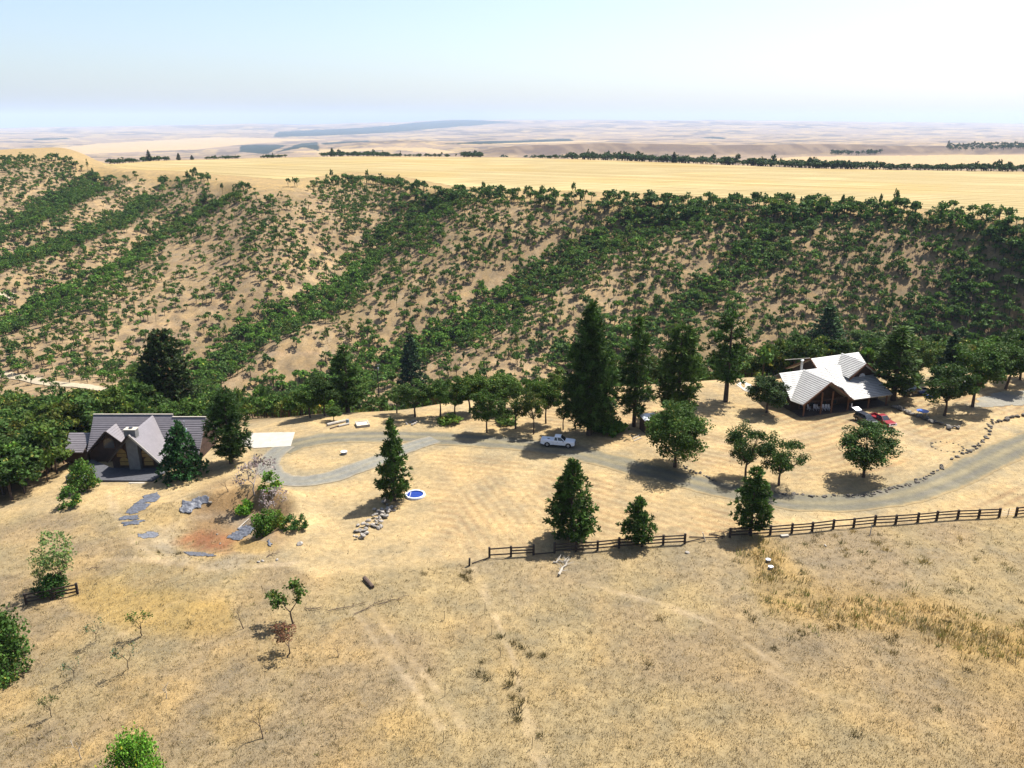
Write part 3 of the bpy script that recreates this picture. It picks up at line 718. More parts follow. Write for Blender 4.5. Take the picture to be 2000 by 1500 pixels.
for proto, bx, by, ty, w, lab, tn in [
    (PINE_TALL[0], 1150, 848, 597, 120, 'tallest pine of all, twin trunked, standing over the white pickup', (1, 1, 1)),
    (PINE_TALL[1], 1238, 833, 626, 80, 'slim pine with bare lower trunk beside the dark shed', (1.2, 1.15, 1)),
    (PINE_TALL[2], 1322, 812, 640, 122, 'wide rounded pine behind the leaning yard oak and the shed', (1.35, 1.25, 1)),
    (PINE_TALL[3], 1417, 784, 612, 112, 'open clumpy pine with long bare trunk, left of the pale roofed house', (1.1, 1.15, 1)),
    (FIRS[0], 1606, 722, 598, 112, 'dark fir rising behind the pale roofed house', (1, 1.1, .9)),
    (PINE_TALL[1], 1744, 782, 642, 104, 'olive green pine at the right end of the pale roof', (1.35, 1.2, 1)),
    (FIRS[2], 1851, 742, 650, 60, 'dark narrow fir among the oaks behind the parked dark pickup', (.8, .85, 1)),
    (FIRS[3], 334, 824, 648, 124, 'huge dark fir behind the brown roofed chalet', (.85, .8, .75)),
    (PINE_TALL[2], 452, 905, 768, 104, 'rounded dark pine at the right end of the chalet', (.95, 1, 1)),
    (FIRS[1], 358, 932, 826, 98, 'dense green fir standing in front of the chalet roof', (1.15, 1.2, .8)),
    (PINE_TALL[1], 680, 806, 678, 84, 'feathery pine left of the utility pole', (1.25, 1.2, 1)),
    (FIRS[2], 806, 792, 656, 66, 'dark pointed fir right of the utility pole', (.8, .85, .9))]:
    plant_px('fir_tree' if proto in FIRS else 'pine_tree', proto, bx, by, ty, w, lab, 'fir tree' if proto in FIRS else 'pine tree', TALL, tn)
OAK_LIST = [  # proto, base x, base y, top y, width, label, tint
    (OAKS_BIG[0], 1318, 912, 783, 136, 'large spreading oak beside the dark shed, shading the gravel road', LUSH),
    (OAKS_BIG[2], 1456, 932, 826, 86, 'yard oak with clear forked trunk, behind the fence-gap pine', (.8, .9, .9)),
    (OAKS_BIG[2], 1521, 948, 848, 92, 'ragged yard oak with a bare twig at its top', (.85, .95, .9)),
    (OAKS_BIG[1], 1686, 932, 820, 114, 'full round oak standing alone in front of the red pickup', (.8, .95, .85)),
    (OAKS[3], 775, 807, 757, 52, 'small light green oak just right of the utility pole', LUSH),
    (OAKS[0], 811, 814, 740, 74, 'dark oak in front of the pointed fir, right of the utility pole', (.9, .95, .9)),
    (OAKS[3], 860, 812, 742, 60, 'oak between the pointed fir and the row of stacked stones', LUSH),
    (OAKS[1], 889, 815, 736, 62, 'slender oak in the row above the gravel road bend', LUSH),
    (OAKS[4], 918, 806, 724, 74, 'tall pale oak standing back in the row above the road', (1.3, 1.3, 1)),
    (OAKS[2], 951, 845, 755, 66, 'round dark-trunked oak casting shade on the gravel road', LUSH),
    (OAKS[1], 1007, 837, 752, 64, 'thin crowned oak with a dark stem, second left of the white pickup', (1, 1, .9)),
    (OAKS[3], 1042, 848, 766, 50, 'smallest oak just left of the white pickup', OLIVE),
    (OAKS[4], 1066, 827, 734, 62, 'straight stemmed oak behind the white pickup', (1.2, 1.2, 1)),
    (OAKS[1], 1100, 839, 768, 46, 'thin oak tucked beneath the tallest pine', (.9, .9, .9)),
    (OAKS[4], 985, 800, 728, 84, 'broad pale oak behind the row above the road bend', (1.3, 1.3, 1)),
    (OAKS[2], 561, 813, 762, 52, 'low oak at the canyon edge above the concrete slab', LUSH),
    (OAKS[4], 606, 816, 750, 66, 'oak in the clump left of the feathery pine', LUSH),
    (OAKS[0], 634, 812, 727, 72, 'dark full oak touching the feathery pine', (.7, .75, .75)),
    (OAKS[2], 652, 822, 793, 34, 'small bushy oak beneath the feathery pine by the logs', LUSH),
    (OAKS[4], 709, 800, 738, 66, 'bright leafy oak between the feathery pine and the utility pole', (1.45, 1.45, 1)),
    (OAKS[1], 524, 812, 755, 50, 'oak at the canyon edge right of the chalet pine', LUSH),
    (OAKS[2], 1497, 806, 732, 88, 'dark low oak against the left wall of the pale roofed house', (.6, .66, .7)),
    (OAKS[2], 1844, 812, 708, 96, 'dark oak beside the blue table', (.8, .88, .85)),
    (OAKS[0], 1899, 795, 664, 112, 'tall oak with thick dark trunk at the end of the gravel yard', LUSH),
    (OAKS[4], 1964, 760, 668, 96, 'wide oak over the far side of the gravel yard', (.95, 1, .9)),
    (OAKS[2], 1992, 742, 640, 88, 'oak at the right edge behind the gravel yard', (.9, .95, .9)),
    (OAKS[0], 1790, 742, 668, 80, 'olive oak behind the parked dark pickup', (1.2, 1.1, .9)),
    (OAKS[4], 1560, 722, 655, 74, 'olive oak behind the left end of the pale roof', OLIVE),
    (OAKS[4], 1690, 700, 640, 70, 'oak showing above the dormer of the pale roofed house', LUSH),
    (OAKS[1], 1766, 775, 712, 54, 'thin oak beside the parked dark pickup', (.9, .95, .9)),
    (BUSHES[3], 2, 1308, 1190, 132, 'dark leafy oak cut by the edge at the lower left', (.95, 1, .9)),
    (OAKS[2], 1262, 770, 690, 60, 'yellowish oak between the slim pine and the wide pine', OLIVE),
    (OAKS[4], 1200, 775, 685, 60, 'oak showing between the tallest pine and the slim pine', LUSH)]
for proto, bx, by, ty, w, lab, tn in OAK_LIST:
    plant_px('oak_tree', proto, bx, by, ty, w, lab, 'oak tree', 'oaks on the home ridge', tn)
# small things growing on the slope around the chalet and in the pasture
plant_px('shrub', BUSHES[2], 168, 955, 893, 64, 'bright green rounded shrub at the left corner of the chalet', 'shrub', None, (1.15, 1.05, .9))
plant_px('shrub', BUSHES[1], 137, 990, 944, 46, 'small leafy shrub downhill of the chalet, left of the larger shrub', 'shrub', None, (1.1, 1.1, .9))
plant_px('young_tree', ASPEN, 122, 1150, 1018, 74, 'tall light green sapling thicket behind the short rail fence', 'tree', None, (1.7, 1.5, 1.3))
plant_px('young_tree', ASPEN, 88, 1148, 1072, 44, 'thin yellowish sapling left of the tall thicket by the short fence', 'tree', None, (1.8, 1.45, 1.2))
plant_px('shrub', BUSHES[2], 104, 1160, 1120, 68, 'dark shrub tucked against the short rail fence', 'shrub', None, (.6, .7, .7))
plant_px('sapling', SAPLINGS[0], 573, 1218, 1145, 62, 'lone leafy sapling with a dark shadow in the pasture', 'sapling', None, (1.15, 1.15, .9))
plant_px('sapling', SAPLINGS[3], 560, 1281, 1232, 52, 'red-brown leaved sapling below the lone leafy sapling', 'sapling')
plant_px('sapling', SAPLINGS[1], 278, 1241, 1196, 40, 'vase shaped sapling with green top, left pasture', 'sapling', None, (1.3, 1.3, .9))
plant_px('sapling', SAPLINGS[4], 188, 1252, 1210, 34, 'grey-green wispy sapling downhill of the short fence', 'sapling')
plant_px('sapling', SAPLINGS[4], 251, 1306, 1256, 42, 'bent sapling with bare stems below the vase shaped one', 'sapling')
plant_px('sapling', SAPLINGS[4], 145, 1322, 1286, 32, 'small wispy sapling beside the dark oak at the lower left', 'sapling')
plant_px('sapling', SAPLINGS[1], 101, 1400, 1360, 28, 'little green topped sapling low on the left', 'sapling', None, (.9, 1, 1))
plant_px('sapling', SAPLINGS[2], 514, 1443, 1385, 40, 'bare thorny sapling at the bottom, right of the bright bush', 'sapling')
plant_px('sapling', SAPLINGS[2], 476, 1228, 1188, 24, 'bare thin sapling left of the lone leafy sapling', 'sapling')
plant_px('sapling', SAPLINGS[2], 661, 1284, 1258, 26, 'bare bent twig right of the red-brown sapling', 'sapling')
plant_px('sapling', BARE[2], 326, 1365, 1340, 24, 'pale dead twig in the middle of the lower left pasture', 'dead twig')
plant_px('sapling', BARE[2], 160, 1482, 1444, 30, 'pale dead sapling near the bottom left corner', 'dead twig')
plant_px('shrub', BUSHES[4], 265, 1530, 1436, 128, 'bright lime green bush cut by the bottom edge', 'shrub', None, (1.7, 1.75, 1.0))
# the dry pond's plants
plant_px('dead_tree', BARE[0], 497, 966, 903, 84, 'grey leafless tree on the bank of the dry pond', 'dead tree')
plant_px('dead_tree', BARE[1], 537, 990, 950, 58, 'low pale leafless shrub below the grey leafless tree', 'dead tree')
plant_px('sapling', SAPLINGS[2], 446, 960, 938, 18, 'single dark bare twig above the dark plastic sheet', 'dead twig')
plant_px('shrub', BUSHES[1], 526, 958, 917, 50, 'bright green crown leaning from the leafless pond tree', 'shrub', None, (1.7, 1.6, .9))
plant_px('shrub', BUSHES[0], 478, 1000, 976, 40, 'small vivid green bush on the pond bank', 'shrub', None, (1.6, 1.7, .9))
plant_px('shrub', BUSHES[2], 521, 1042, 992, 64, 'largest green bush above the dry pond floor', 'shrub', None, (1.0, 1.0, .7))
plant_px('shrub', BUSHES[1], 547, 1030, 994, 34, 'yellowish bush behind the largest pond bush', 'shrub', None, (1.7, 1.25, .8))
plant_px('shrub', BUSHES[1], 568, 1034, 1003, 36, 'grey green bush, second from the right at the pond', 'shrub', None, (.95, .95, 1.1))
plant_px('shrub', BUSHES[1], 591, 1034, 1001, 24, 'upright dark green bush, rightmost at the pond', 'shrub', None, (.75, .9, .9))
plant_px('shrub', BUSHES[0], 878, 826, 806, 50, 'yellow-green low bush beneath the oaks above the road', 'shrub', None, (1.5, 1.2, .8))
plant_px('shrub', BUSHES[0], 990, 826, 806, 50, 'low brownish bush behind the oaks left of the white pickup', 'shrub', None, (1.1, .9, .8))
plant_px('shrub', BUSHES[0], 1195, 845, 800, 60, 'low green bush between the tallest pine and the slim pine', 'shrub', None, (1.0, 1.0, .8))
plant_px('shrub', BUSHES[0], 1175, 838, 812, 60, 'dark bush at the foot of the tallest pine', 'shrub', None, (.7, .8, .8))
# ------------------------------------------------------------------ oak woodland: canyon slopes and rim
LANDMARKS = [(30, 'the canyon road'), (140, 'the chalet shrubs'), (215, 'the chalet chimney'), (335, 'the huge dark fir'), (450, 'the rounded chalet pine'), (535, 'the concrete slab'), (610, 'the log pile'), (680, 'the feathery pine'),
             (742, 'the utility pole'), (806, 'the pointed fir'), (870, 'the stacked stones'), (950, 'the round roadside oak'), (1020, 'the smallest roadside oak'), (1090, 'the white pickup'), (1155, 'the tallest pine'), (1238, 'the slim pine'),
             (1325, 'the wide rounded pine'), (1417, 'the open clumpy pine'), (1495, 'the house wall oak'), (1570, 'the porch gable'), (1640, 'the dormer ridge'), (1705, 'the red pickup'), (1760, 'the olive pine'), (1805, 'the blue table'), (1855, 'the narrow fir'), (1905, 'the thick trunked oak'), (1970, 'the gravel yard')]
ORD = ['highest']+[k+' highest' for k in 'second third fourth fifth sixth seventh eighth ninth tenth eleventh twelfth thirteenth fourteenth fifteenth'.split()]
BARE_STRIPS = [([(740, 436), (650, 520), (560, 588)], 12), ([(845, 430), (796, 465), (705, 507), (617, 570)], 14), ([(1150, 447), (1037, 500), (950, 552), (915, 584)], 13), ([(413, 402), (350, 430), (210, 517), (140, 552)], 11), ([(330, 480), (380, 540), (420, 600), (300, 640)], 24), ([(1620, 560), (1560, 600)], 14), ([(520, 380), (620, 400)], 20), ([(520, 690), (680, 690)], 10), ([(820, 690), (1000, 705)], 10), ([(1370, 620), (1385, 690)], 14), ([(1240, 640), (1220, 690)], 8)]
def wood_density(x, y, z):
    a = x/y; px, py, _ = project(x, y, z)
    far = y > 283
    d = np.interp(px, [-200, 0, 300, 600, 900, 1150, 1400, 1600, 1800, 1950, 2300], [.42, .42, .36, .42, .58, .72, .80, .92, 1.1, 1.3, 1.4])
    d = d*(.7+.6*sstep(-.3, .35, fbm(x/22, y/22, 101, 3)))
    d = d+sstep(470, 440, py)*sstep(1180, 1300, px)*.45
    d = d+sstep(60, 20, np.abs(py-430))*sstep(650, 700, px)*sstep(900, 840, px)*.5
    for (pts, w, dd, pw) in GULLY:
        q = project(*(np.array([k[0] for k in pts]), np.array([k[1] for k in pts]), land(np.array([k[0] for k in pts]), np.array([k[1] for k in pts]))))
        pp = list(zip(q[0], q[1]))
        s = seg_dist(px, py*1.0, pp)
        d = d+1.5*sstep(pw*1.15, pw*.5, s+8*fbm(x/14, y/14, 103, 2))
    for pts, w in BARE_STRIPS: d = d*(.22+.78*sstep(w*.3, w*1.2, seg_dist(px, py, pts)+5*fbm(x/9, y/9, 105, 2)))
    # rim: a row of bigger oaks, none on the stubble
    t = y/tab(RIM, a)
    gaps = sstep(395, 425, px)*sstep(640, 600, px)
    d = np.where(t > .985, np.where(t < 1.012, np.interp(px, [180, 340, 480, 640, 680, 900, 1000, 1300, 2200], [.0, .1, .0, .04, .4, .7, .25, .5, .75]), 0), d)
    d = np.where((t > .93) & (t <= .985), d*(1-gaps*.9), d)
    d = np.where((px > 190) & (px < 345) & (t > .9), d*.15, d)
    # near slope below the home ridge
    e = y-tab(EDGE, a)
    nd = np.interp(px, [-300, 230, 300, 470, 600, 900, 1150, 1350, 1480, 2000], [1.5, 1.5, 1.0, .8, .75, .6, .55, .6, 1.0, 1.5])
    nd = nd*sstep(0, 7, e+3*fbm(x/8, y/8, 107, 2))
    nd = np.where((px > 620) & (px < 1400) & (e < 14), nd*.45, nd)
    nd = nd*np.where((px > 690) & (px < 800) & (e < 45), .12, 1)
    nd = np.where((px < 235) & (py < 800), .15*nd, nd)
    d = np.where(far, d, nd)
    road = np.minimum(seg_dist(px, py, [(-60, 722), (0, 731), (60, 741), (130, 752), (195, 760)]), seg_dist(px, py, [(-60, 578), (40, 579)]))
    d = d*sstep(3, 9, road)
    d = d*np.where((px > 40) & (px < 200) & (py > 755) & (py < 790), .25, 1)
    # the far left hill beyond the side draw
    return np.clip(d, 0, 1.6)
def scatter_woods():
    R = np.random.default_rng(77); n = 60000
    a = R.uniform(-.80, .84, n*6); y = np.sqrt(R.uniform(95**2, 1010**2, n*6)); x = a*y
    keep = (y > tab(EDGE, a)+2) & (y < np.where(a < az(225, 330), 1000, tab(RIM, a)*1.012))
    x, y, a = x[keep], y[keep], a[keep]; z = land(x, y)
    area = .5*(.84+.80)*(1010**2-95**2)/(n*6)                # ground per candidate
    px, py, dp = project(x, y, z)
    dens = wood_density(x, y, z)
    k = (R.uniform(size=len(x)) < dens*area/6.8) & (px > -90) & (px < 2090) & (py < 1100)
    x, y, z, px, py, dp = (q[k] for q in (x, y, z, px, py, dp))
    # thin out trunks closer than 2.6 m with a coarse hash
    seen, ok = {}, np.zeros(len(x), bool)
    for i in range(len(x)):
        c = (int(x[i]/2.0), int(y[i]/2.0))
        if c in seen: continue
        seen[c] = 1; ok[i] = True
    x, y, z, px, py, dp = (q[ok] for q in (x, y, z, px, py, dp))
    t = y/tab(RIM, x/y); rim = t > .965
    h = (2.2+3.9*R.uniform(0, 1, len(x))**1.3)*np.where(rim, 1.4, 1)*np.where(y < 283, np.where((px > 300) & (px < 1400), 1.15, 1.75), 1)*np.where((y < 283) & (px < 270), np.interp(py, [775, 850], [.4, 1.0]), 1)
    gully = np.zeros(len(x))
    for pts, w, dd, pw in GULLY: gully = np.maximum(gully, np.exp(-(seg_dist(x, y, pts)/20)**2))
    w = h*R.uniform(.62, 1.0, len(x))
    h *= 1+.15*gully; w *= 1+.35*gully
    return x, y, z, h, w, px, py, dp, rim, gully
wx, wy, wz, wh, ww, wpx, wpy, wdp, wrim, wgul = scatter_woods()
n_explicit = len(OAK_LIST)
def visible(i):                         # is the middle of the crown clear of the land in front of it
    s = np.linspace(.25, .97, 60); zz = CAM_Z+(wz[i]+wh[i]*.7-CAM_Z)*s
    return bool((land_base(wx[i]*s, wy[i]*s) < zz+.3).all())
size = ww/wdp
order = [i for i in np.argsort(-size) if -10 < wpx[i] < 2010 and 250 < wpy[i] < 1100 and visible(i)][:290-n_explicit]
pick = set(order)
print('woodland trees', len(wx), 'single', len(order))
def zone(i):
    if wrim[i]: return 'oak on the field rim above' , 'oaks along the field rim'
    if wy[i] < 283 and wpx[i] < 280: return 'oak in the wood beside the chalet, near', 'oaks in the wood left of the chalet'
    if wy[i] < 283: return 'oak behind the home ridge, in line with', 'oaks below the home ridge'
    if wgul[i] > .6: return 'oak in a canyon draw, in line with', 'oaks in the canyon draws'
    return 'oak on the canyon side, in line with', 'oaks on the open canyon side'
TINTS = [('dark', (.95, 1.02, 1.05)), ('green', (1.25, 1.35, 1.2)), ('olive', (1.6, 1.4, 1.1)), ('bright', (1.65, 1.8, 1.2)), ('brownish', (1.9, 1.25, 1.0))]
RW = random.Random(9); buckets = {}
def choose_tint(i):
    if wpx[i] > 1500 and wy[i] > 283: p = [.5, .35, .1, .05, 0]
    elif wrim[i]: p = [.65, .3, .05, 0, 0]
    elif wgul[i] > .4 and wpy[i] > 500 and wpx[i] < 1000: p = [.05, .3, .1, .55, 0]
    elif wy[i] < 283: p = [.36, .28, .2, .08, .08]
    else: p = [.25, .4, .22, .1, .03]
    return RW.choices(range(5), p)[0]
wt = [choose_tint(i) for i in range(len(wx))]
for i in order:
    lm = min(LANDMARKS, key=lambda q: abs(q[0]-wpx[i]))[1]
    buckets.setdefault((zone(i), TINTS[wt[i]][0], lm), []).append(i)
for (zn, tn, lm), ids in buckets.items():
    ids.sort(key=lambda i: wpy[i])
    for k, i in enumerate(ids):
        rank = '' if len(ids) == 1 else ('lowest ' if k == len(ids)-1 else ORD[min(k, len(ORD)-1)]+' ')
        lab = f'{rank}{tn} {zn[0]} {lm}'
        plant('oak_tree', OAKS_MID[RW.randrange(6)], (wx[i], wy[i], wz[i]-.2), ww[i], wh[i], lab, 'oak tree', zn[1], TINTS[wt[i]][1])
# every other oak of the canyon: too many to count, one mesh
def simple_tree(R, clumps, per, leaf):
    d = rdirs(R, clumps); d[:, 2] = np.abs(d[:, 2])*1.1-.25
    c = d*np.array([.37, .37, .36])*(R.uniform(.3, 1, clumps)**.5)[:, None]; c[:, 2] += .57
    n = np.full(clumps, per); C = np.repeat(c, n, 0); off = rdirs(R, len(C))*(R.uniform(0, 1, len(C))**.5)[:, None]*.17; off[:, 2] *= .75
    Q = leaf_quads(R, C+off, leaf, .45, off/.17)
    T = leaf_tint(R, len(C), OAKG, .28, .03)*np.repeat(R.uniform(.75, 1.28, clumps), n)[:, None]
    mb = MB().tube([(0, 0, -.1), (.01, 0, .2), (.03, .02, .5)], [.035, .026, .016], 4, False)
    for j in range(3): mb.tube([(0, 0, .25), tuple(c[j])], [.016, .006], 3, False)
    TV = np.array([[mb.v[q] for q in f] for f in mb.f if len(f) == 4])
    return np.concatenate([Q, TV]), np.repeat(np.concatenate([T, np.tile([.06, .045, .035], (len(TV), 1))]), 4, 0)
R9 = np.random.default_rng(99)
PROTO_S = [simple_tree(R9, c, p, l) for c, p, l in [(9, 17, .105), (11, 15, .11), (8, 17, .10), (12, 14, .11), (10, 16, .105), (7, 17, .11), (12, 14, .11), (9, 15, .115)]]
def merged_trees(name, xs, ys, zs, hs, wsz, tints, label, mat=M_LEAF):
    V, T = [], []
    for i in range(len(xs)):
        Q, C = PROTO_S[int(R9.integers(len(PROTO_S)))]
        t = R9.uniform(0, 6.28); c, s = math.cos(t), math.sin(t)
        q = Q.reshape(-1, 3)
        if R9.uniform() < .06: q = q*np.array([.5, .5, 1.45])
        V.append(np.stack([(q[:, 0]*c-q[:, 1]*s)*wsz[i]+xs[i], (q[:, 0]*s+q[:, 1]*c)*wsz[i]+ys[i], q[:, 2]*hs[i]+zs[i]-.2], 1)); T.append(C*np.array(tints[i]))
    me = quads_mesh(name, np.concatenate(V), None, np.concatenate(T), [mat])
    return tag(mesh_obj(name, me), label, None, None, 'stuff')
rest = [i for i in range(len(wx)) if i not in pick]
merged_trees('oak_woodland', wx[rest], wy[rest], wz[rest], wh[rest], ww[rest]*1.12, [tuple(1.15*c for c in TINTS[wt[i]][1]) for i in rest], 'countless small oaks dotted over the canyon side')
# tree belts beyond the stubble field and on the far slope
def belt():
    R = np.random.default_rng(123); P = []
    def row(pxa, pxb, n, t0, t1, h0, h1):
        for _ in range(n):
            p = R.uniform(pxa, pxb); a = az(p, 318); y = float(tab(REAR, np.array([a]))[0])*R.uniform(t0, t1); P.append((a*y, y, R.uniform(h0, h1), 0))
    row(1115, 1260, 60, 1.01, 1.10, 9, 14); row(1230, 1500, 110, 1.005, 1.08, 8, 13); row(1480, 1720, 110, 1.005, 1.07, 8, 12.5); row(1700, 1870, 50, 1.0, 1.05, 6, 9.5); row(1860, 2060, 60, 1.0, 1.06, 7, 11); row(1040, 1130, 22, 1.01, 1.08, 5, 8)
    row(400, 470, 26, 1.0, 1.04, 4, 7); row(510, 560, 22, 1.0, 1.04, 4, 7); row(740, 900, 60, 1.01, 1.05, 4, 7); row(905, 940, 26, 1.01, 1.05, 8, 11); row(200, 330, 40, 1.0, 1.04, 5, 9); row(630, 760, 70, 1.02, 1.08, 7, 11)
    for _ in range(150):
        p = R.uniform(1850, 2080); a = az(p, 292); P.append((a*(q := R.uniform(2650, 2980)), q, R.uniform(14, 22), 1))
    for _ in range(36):
        p = R.choice([R.uniform(1625, 1665), R.uniform(1670, 1720)]); a = az(p, 300); q = R.uniform(2420, 2520); P.append((a*q, q, R.uniform(12, 20), 1))
    for _ in range(40):
        p = R.uniform(950, 1120); a = az(p, 306); q = R.uniform(1500, 2300); P.append((a*q, q, R.uniform(8, 14), 1))
    return P
BP = belt(); bx, by = np.array([p[0] for p in BP]), np.array([p[1] for p in BP]); bh = np.array([p[2] for p in BP])
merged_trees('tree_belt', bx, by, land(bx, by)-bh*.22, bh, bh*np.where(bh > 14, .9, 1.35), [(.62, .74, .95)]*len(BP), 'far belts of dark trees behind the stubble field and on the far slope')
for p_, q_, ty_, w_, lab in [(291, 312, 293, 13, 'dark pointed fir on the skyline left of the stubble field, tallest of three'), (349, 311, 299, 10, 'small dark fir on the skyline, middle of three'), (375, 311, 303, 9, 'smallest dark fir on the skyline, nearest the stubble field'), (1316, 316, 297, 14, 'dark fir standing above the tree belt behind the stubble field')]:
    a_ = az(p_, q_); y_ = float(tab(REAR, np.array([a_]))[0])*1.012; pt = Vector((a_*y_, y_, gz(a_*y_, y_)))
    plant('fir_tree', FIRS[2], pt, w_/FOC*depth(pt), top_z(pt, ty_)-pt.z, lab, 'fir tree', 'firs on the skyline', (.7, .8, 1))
# ------------------------------------------------------------------ buildings
M_EDGE = simple('tile_edge', (.07, .055, .06), .9, .2, 3)
def roof(poly, name, mat, parent, course=.42, lip=.06, thick=.16, label=None):
    """a sloping roof face of overlapping courses; poly is flat, convex, in world space"""
    P = [Vector(p) for p in poly]
    n = Vector((0, 0, 0))
    for i in range(len(P)): n += P[i].cross(P[(i+1) % len(P)])
    n.normalize()
    if n.z < 0: n = -n; P.reverse()
    up = Vector((0, 0, 1)); s_ = (up-n*up.dot(n)).normalized(); h_ = s_.cross(n)
    o = P[0]; Q = [((p-o).dot(h_), (p-o).dot(s_)) for p in P]
    lo, hi = min(q[1] for q in Q), max(q[1] for q in Q)
    def clip(pg, s, keep_above):
        out = []
        for i in range(len(pg)):
            a, b = pg[i], pg[(i+1) % len(pg)]
            ia, ib = (a[1] >= s) == keep_above, (b[1] >= s) == keep_above
            if ia: out.append(a)
            if ia != ib:
                t = (s-a[1])/(b[1]-a[1]); out.append((a[0]+t*(b[0]-a[0]), s))
        return out
    to3 = lambda q, d: o+h_*q[0]+s_*q[1]+n*d
    edge = []; mb = MB(); k, cn = lo, max(1, round((hi-lo)/course)); c = (hi-lo)/cn
    for i in range(cn):
        s0, s1 = lo+i*c, lo+(i+1)*c
        pg = clip(clip(Q, s0, True), s1, False)
        if len(pg) < 3: continue
        mb.face([to3(q, lip*(1-(q[1]-s0)/c)+.004) for q in pg]); edge.append(0)
        low = [q for q in pg if abs(q[1]-s0) < 1e-4]
        if len(low) >= 2:
            a, b = min(low), max(low); mb.face([to3(a, lip+.004), to3(b, lip+.004), to3(b, 0), to3(a, 0)]); edge.append(1)
    mb.prism([to3(q, -thick) for q in Q], n*(thick-.004))
    me = bpy.data.meshes.new(name); me.from_pydata(mb.v, [], mb.f); me.materials.append(mat); me.materials.append(M_EDGE)
    me.polygons.foreach_set('material_index', np.array(edge+[0]*(len(mb.f)-len(edge)), np.int32)); me.update()
    r = mesh_obj(name, me, parent)
    r.matrix_parent_inverse = Matrix.Identity(4)
    if label: r['label'] = label
    return r
def bargeboard(a, b, mat, parent, w=.10, h=.30, name='bargeboard'):
    return MB().bar(a, b, w, h).build(name, mat, parent)
def arch_pts(x, y, z0, w, h, n=10):
    r = w/2; zs = z0+h-r
    return [(x-r, y, z0), (x+r, y, z0)]+[(x+r*math.cos(math.pi*k/n), y, zs+r*math.sin(math.pi*k/n)) for k in range(n+1)]
M_ROOF_BROWN = simple('brown_roof_tile', (.14, .126, .132), .42, .12, 1.2, spec=.5)
M_ROOF_PALE = simple('pale_roof_tile', (.33, .32, .295), .5, .10, .8, spec=.4)
M_STUCCO = simple('grey_render', (.14, .138, .135), .9, .18, 1.5, bumpd=.02)
M_SKY_PANE = simple('sky_reflection_pane', (.5, .54, .58), .25, .1, 2)  # sky reflection of the dormer's fan window put into its pale colour
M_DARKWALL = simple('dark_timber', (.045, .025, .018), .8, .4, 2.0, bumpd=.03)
M_PORCH = simple('porch_boards', (.07, .05, .04), .8, .3, 2)

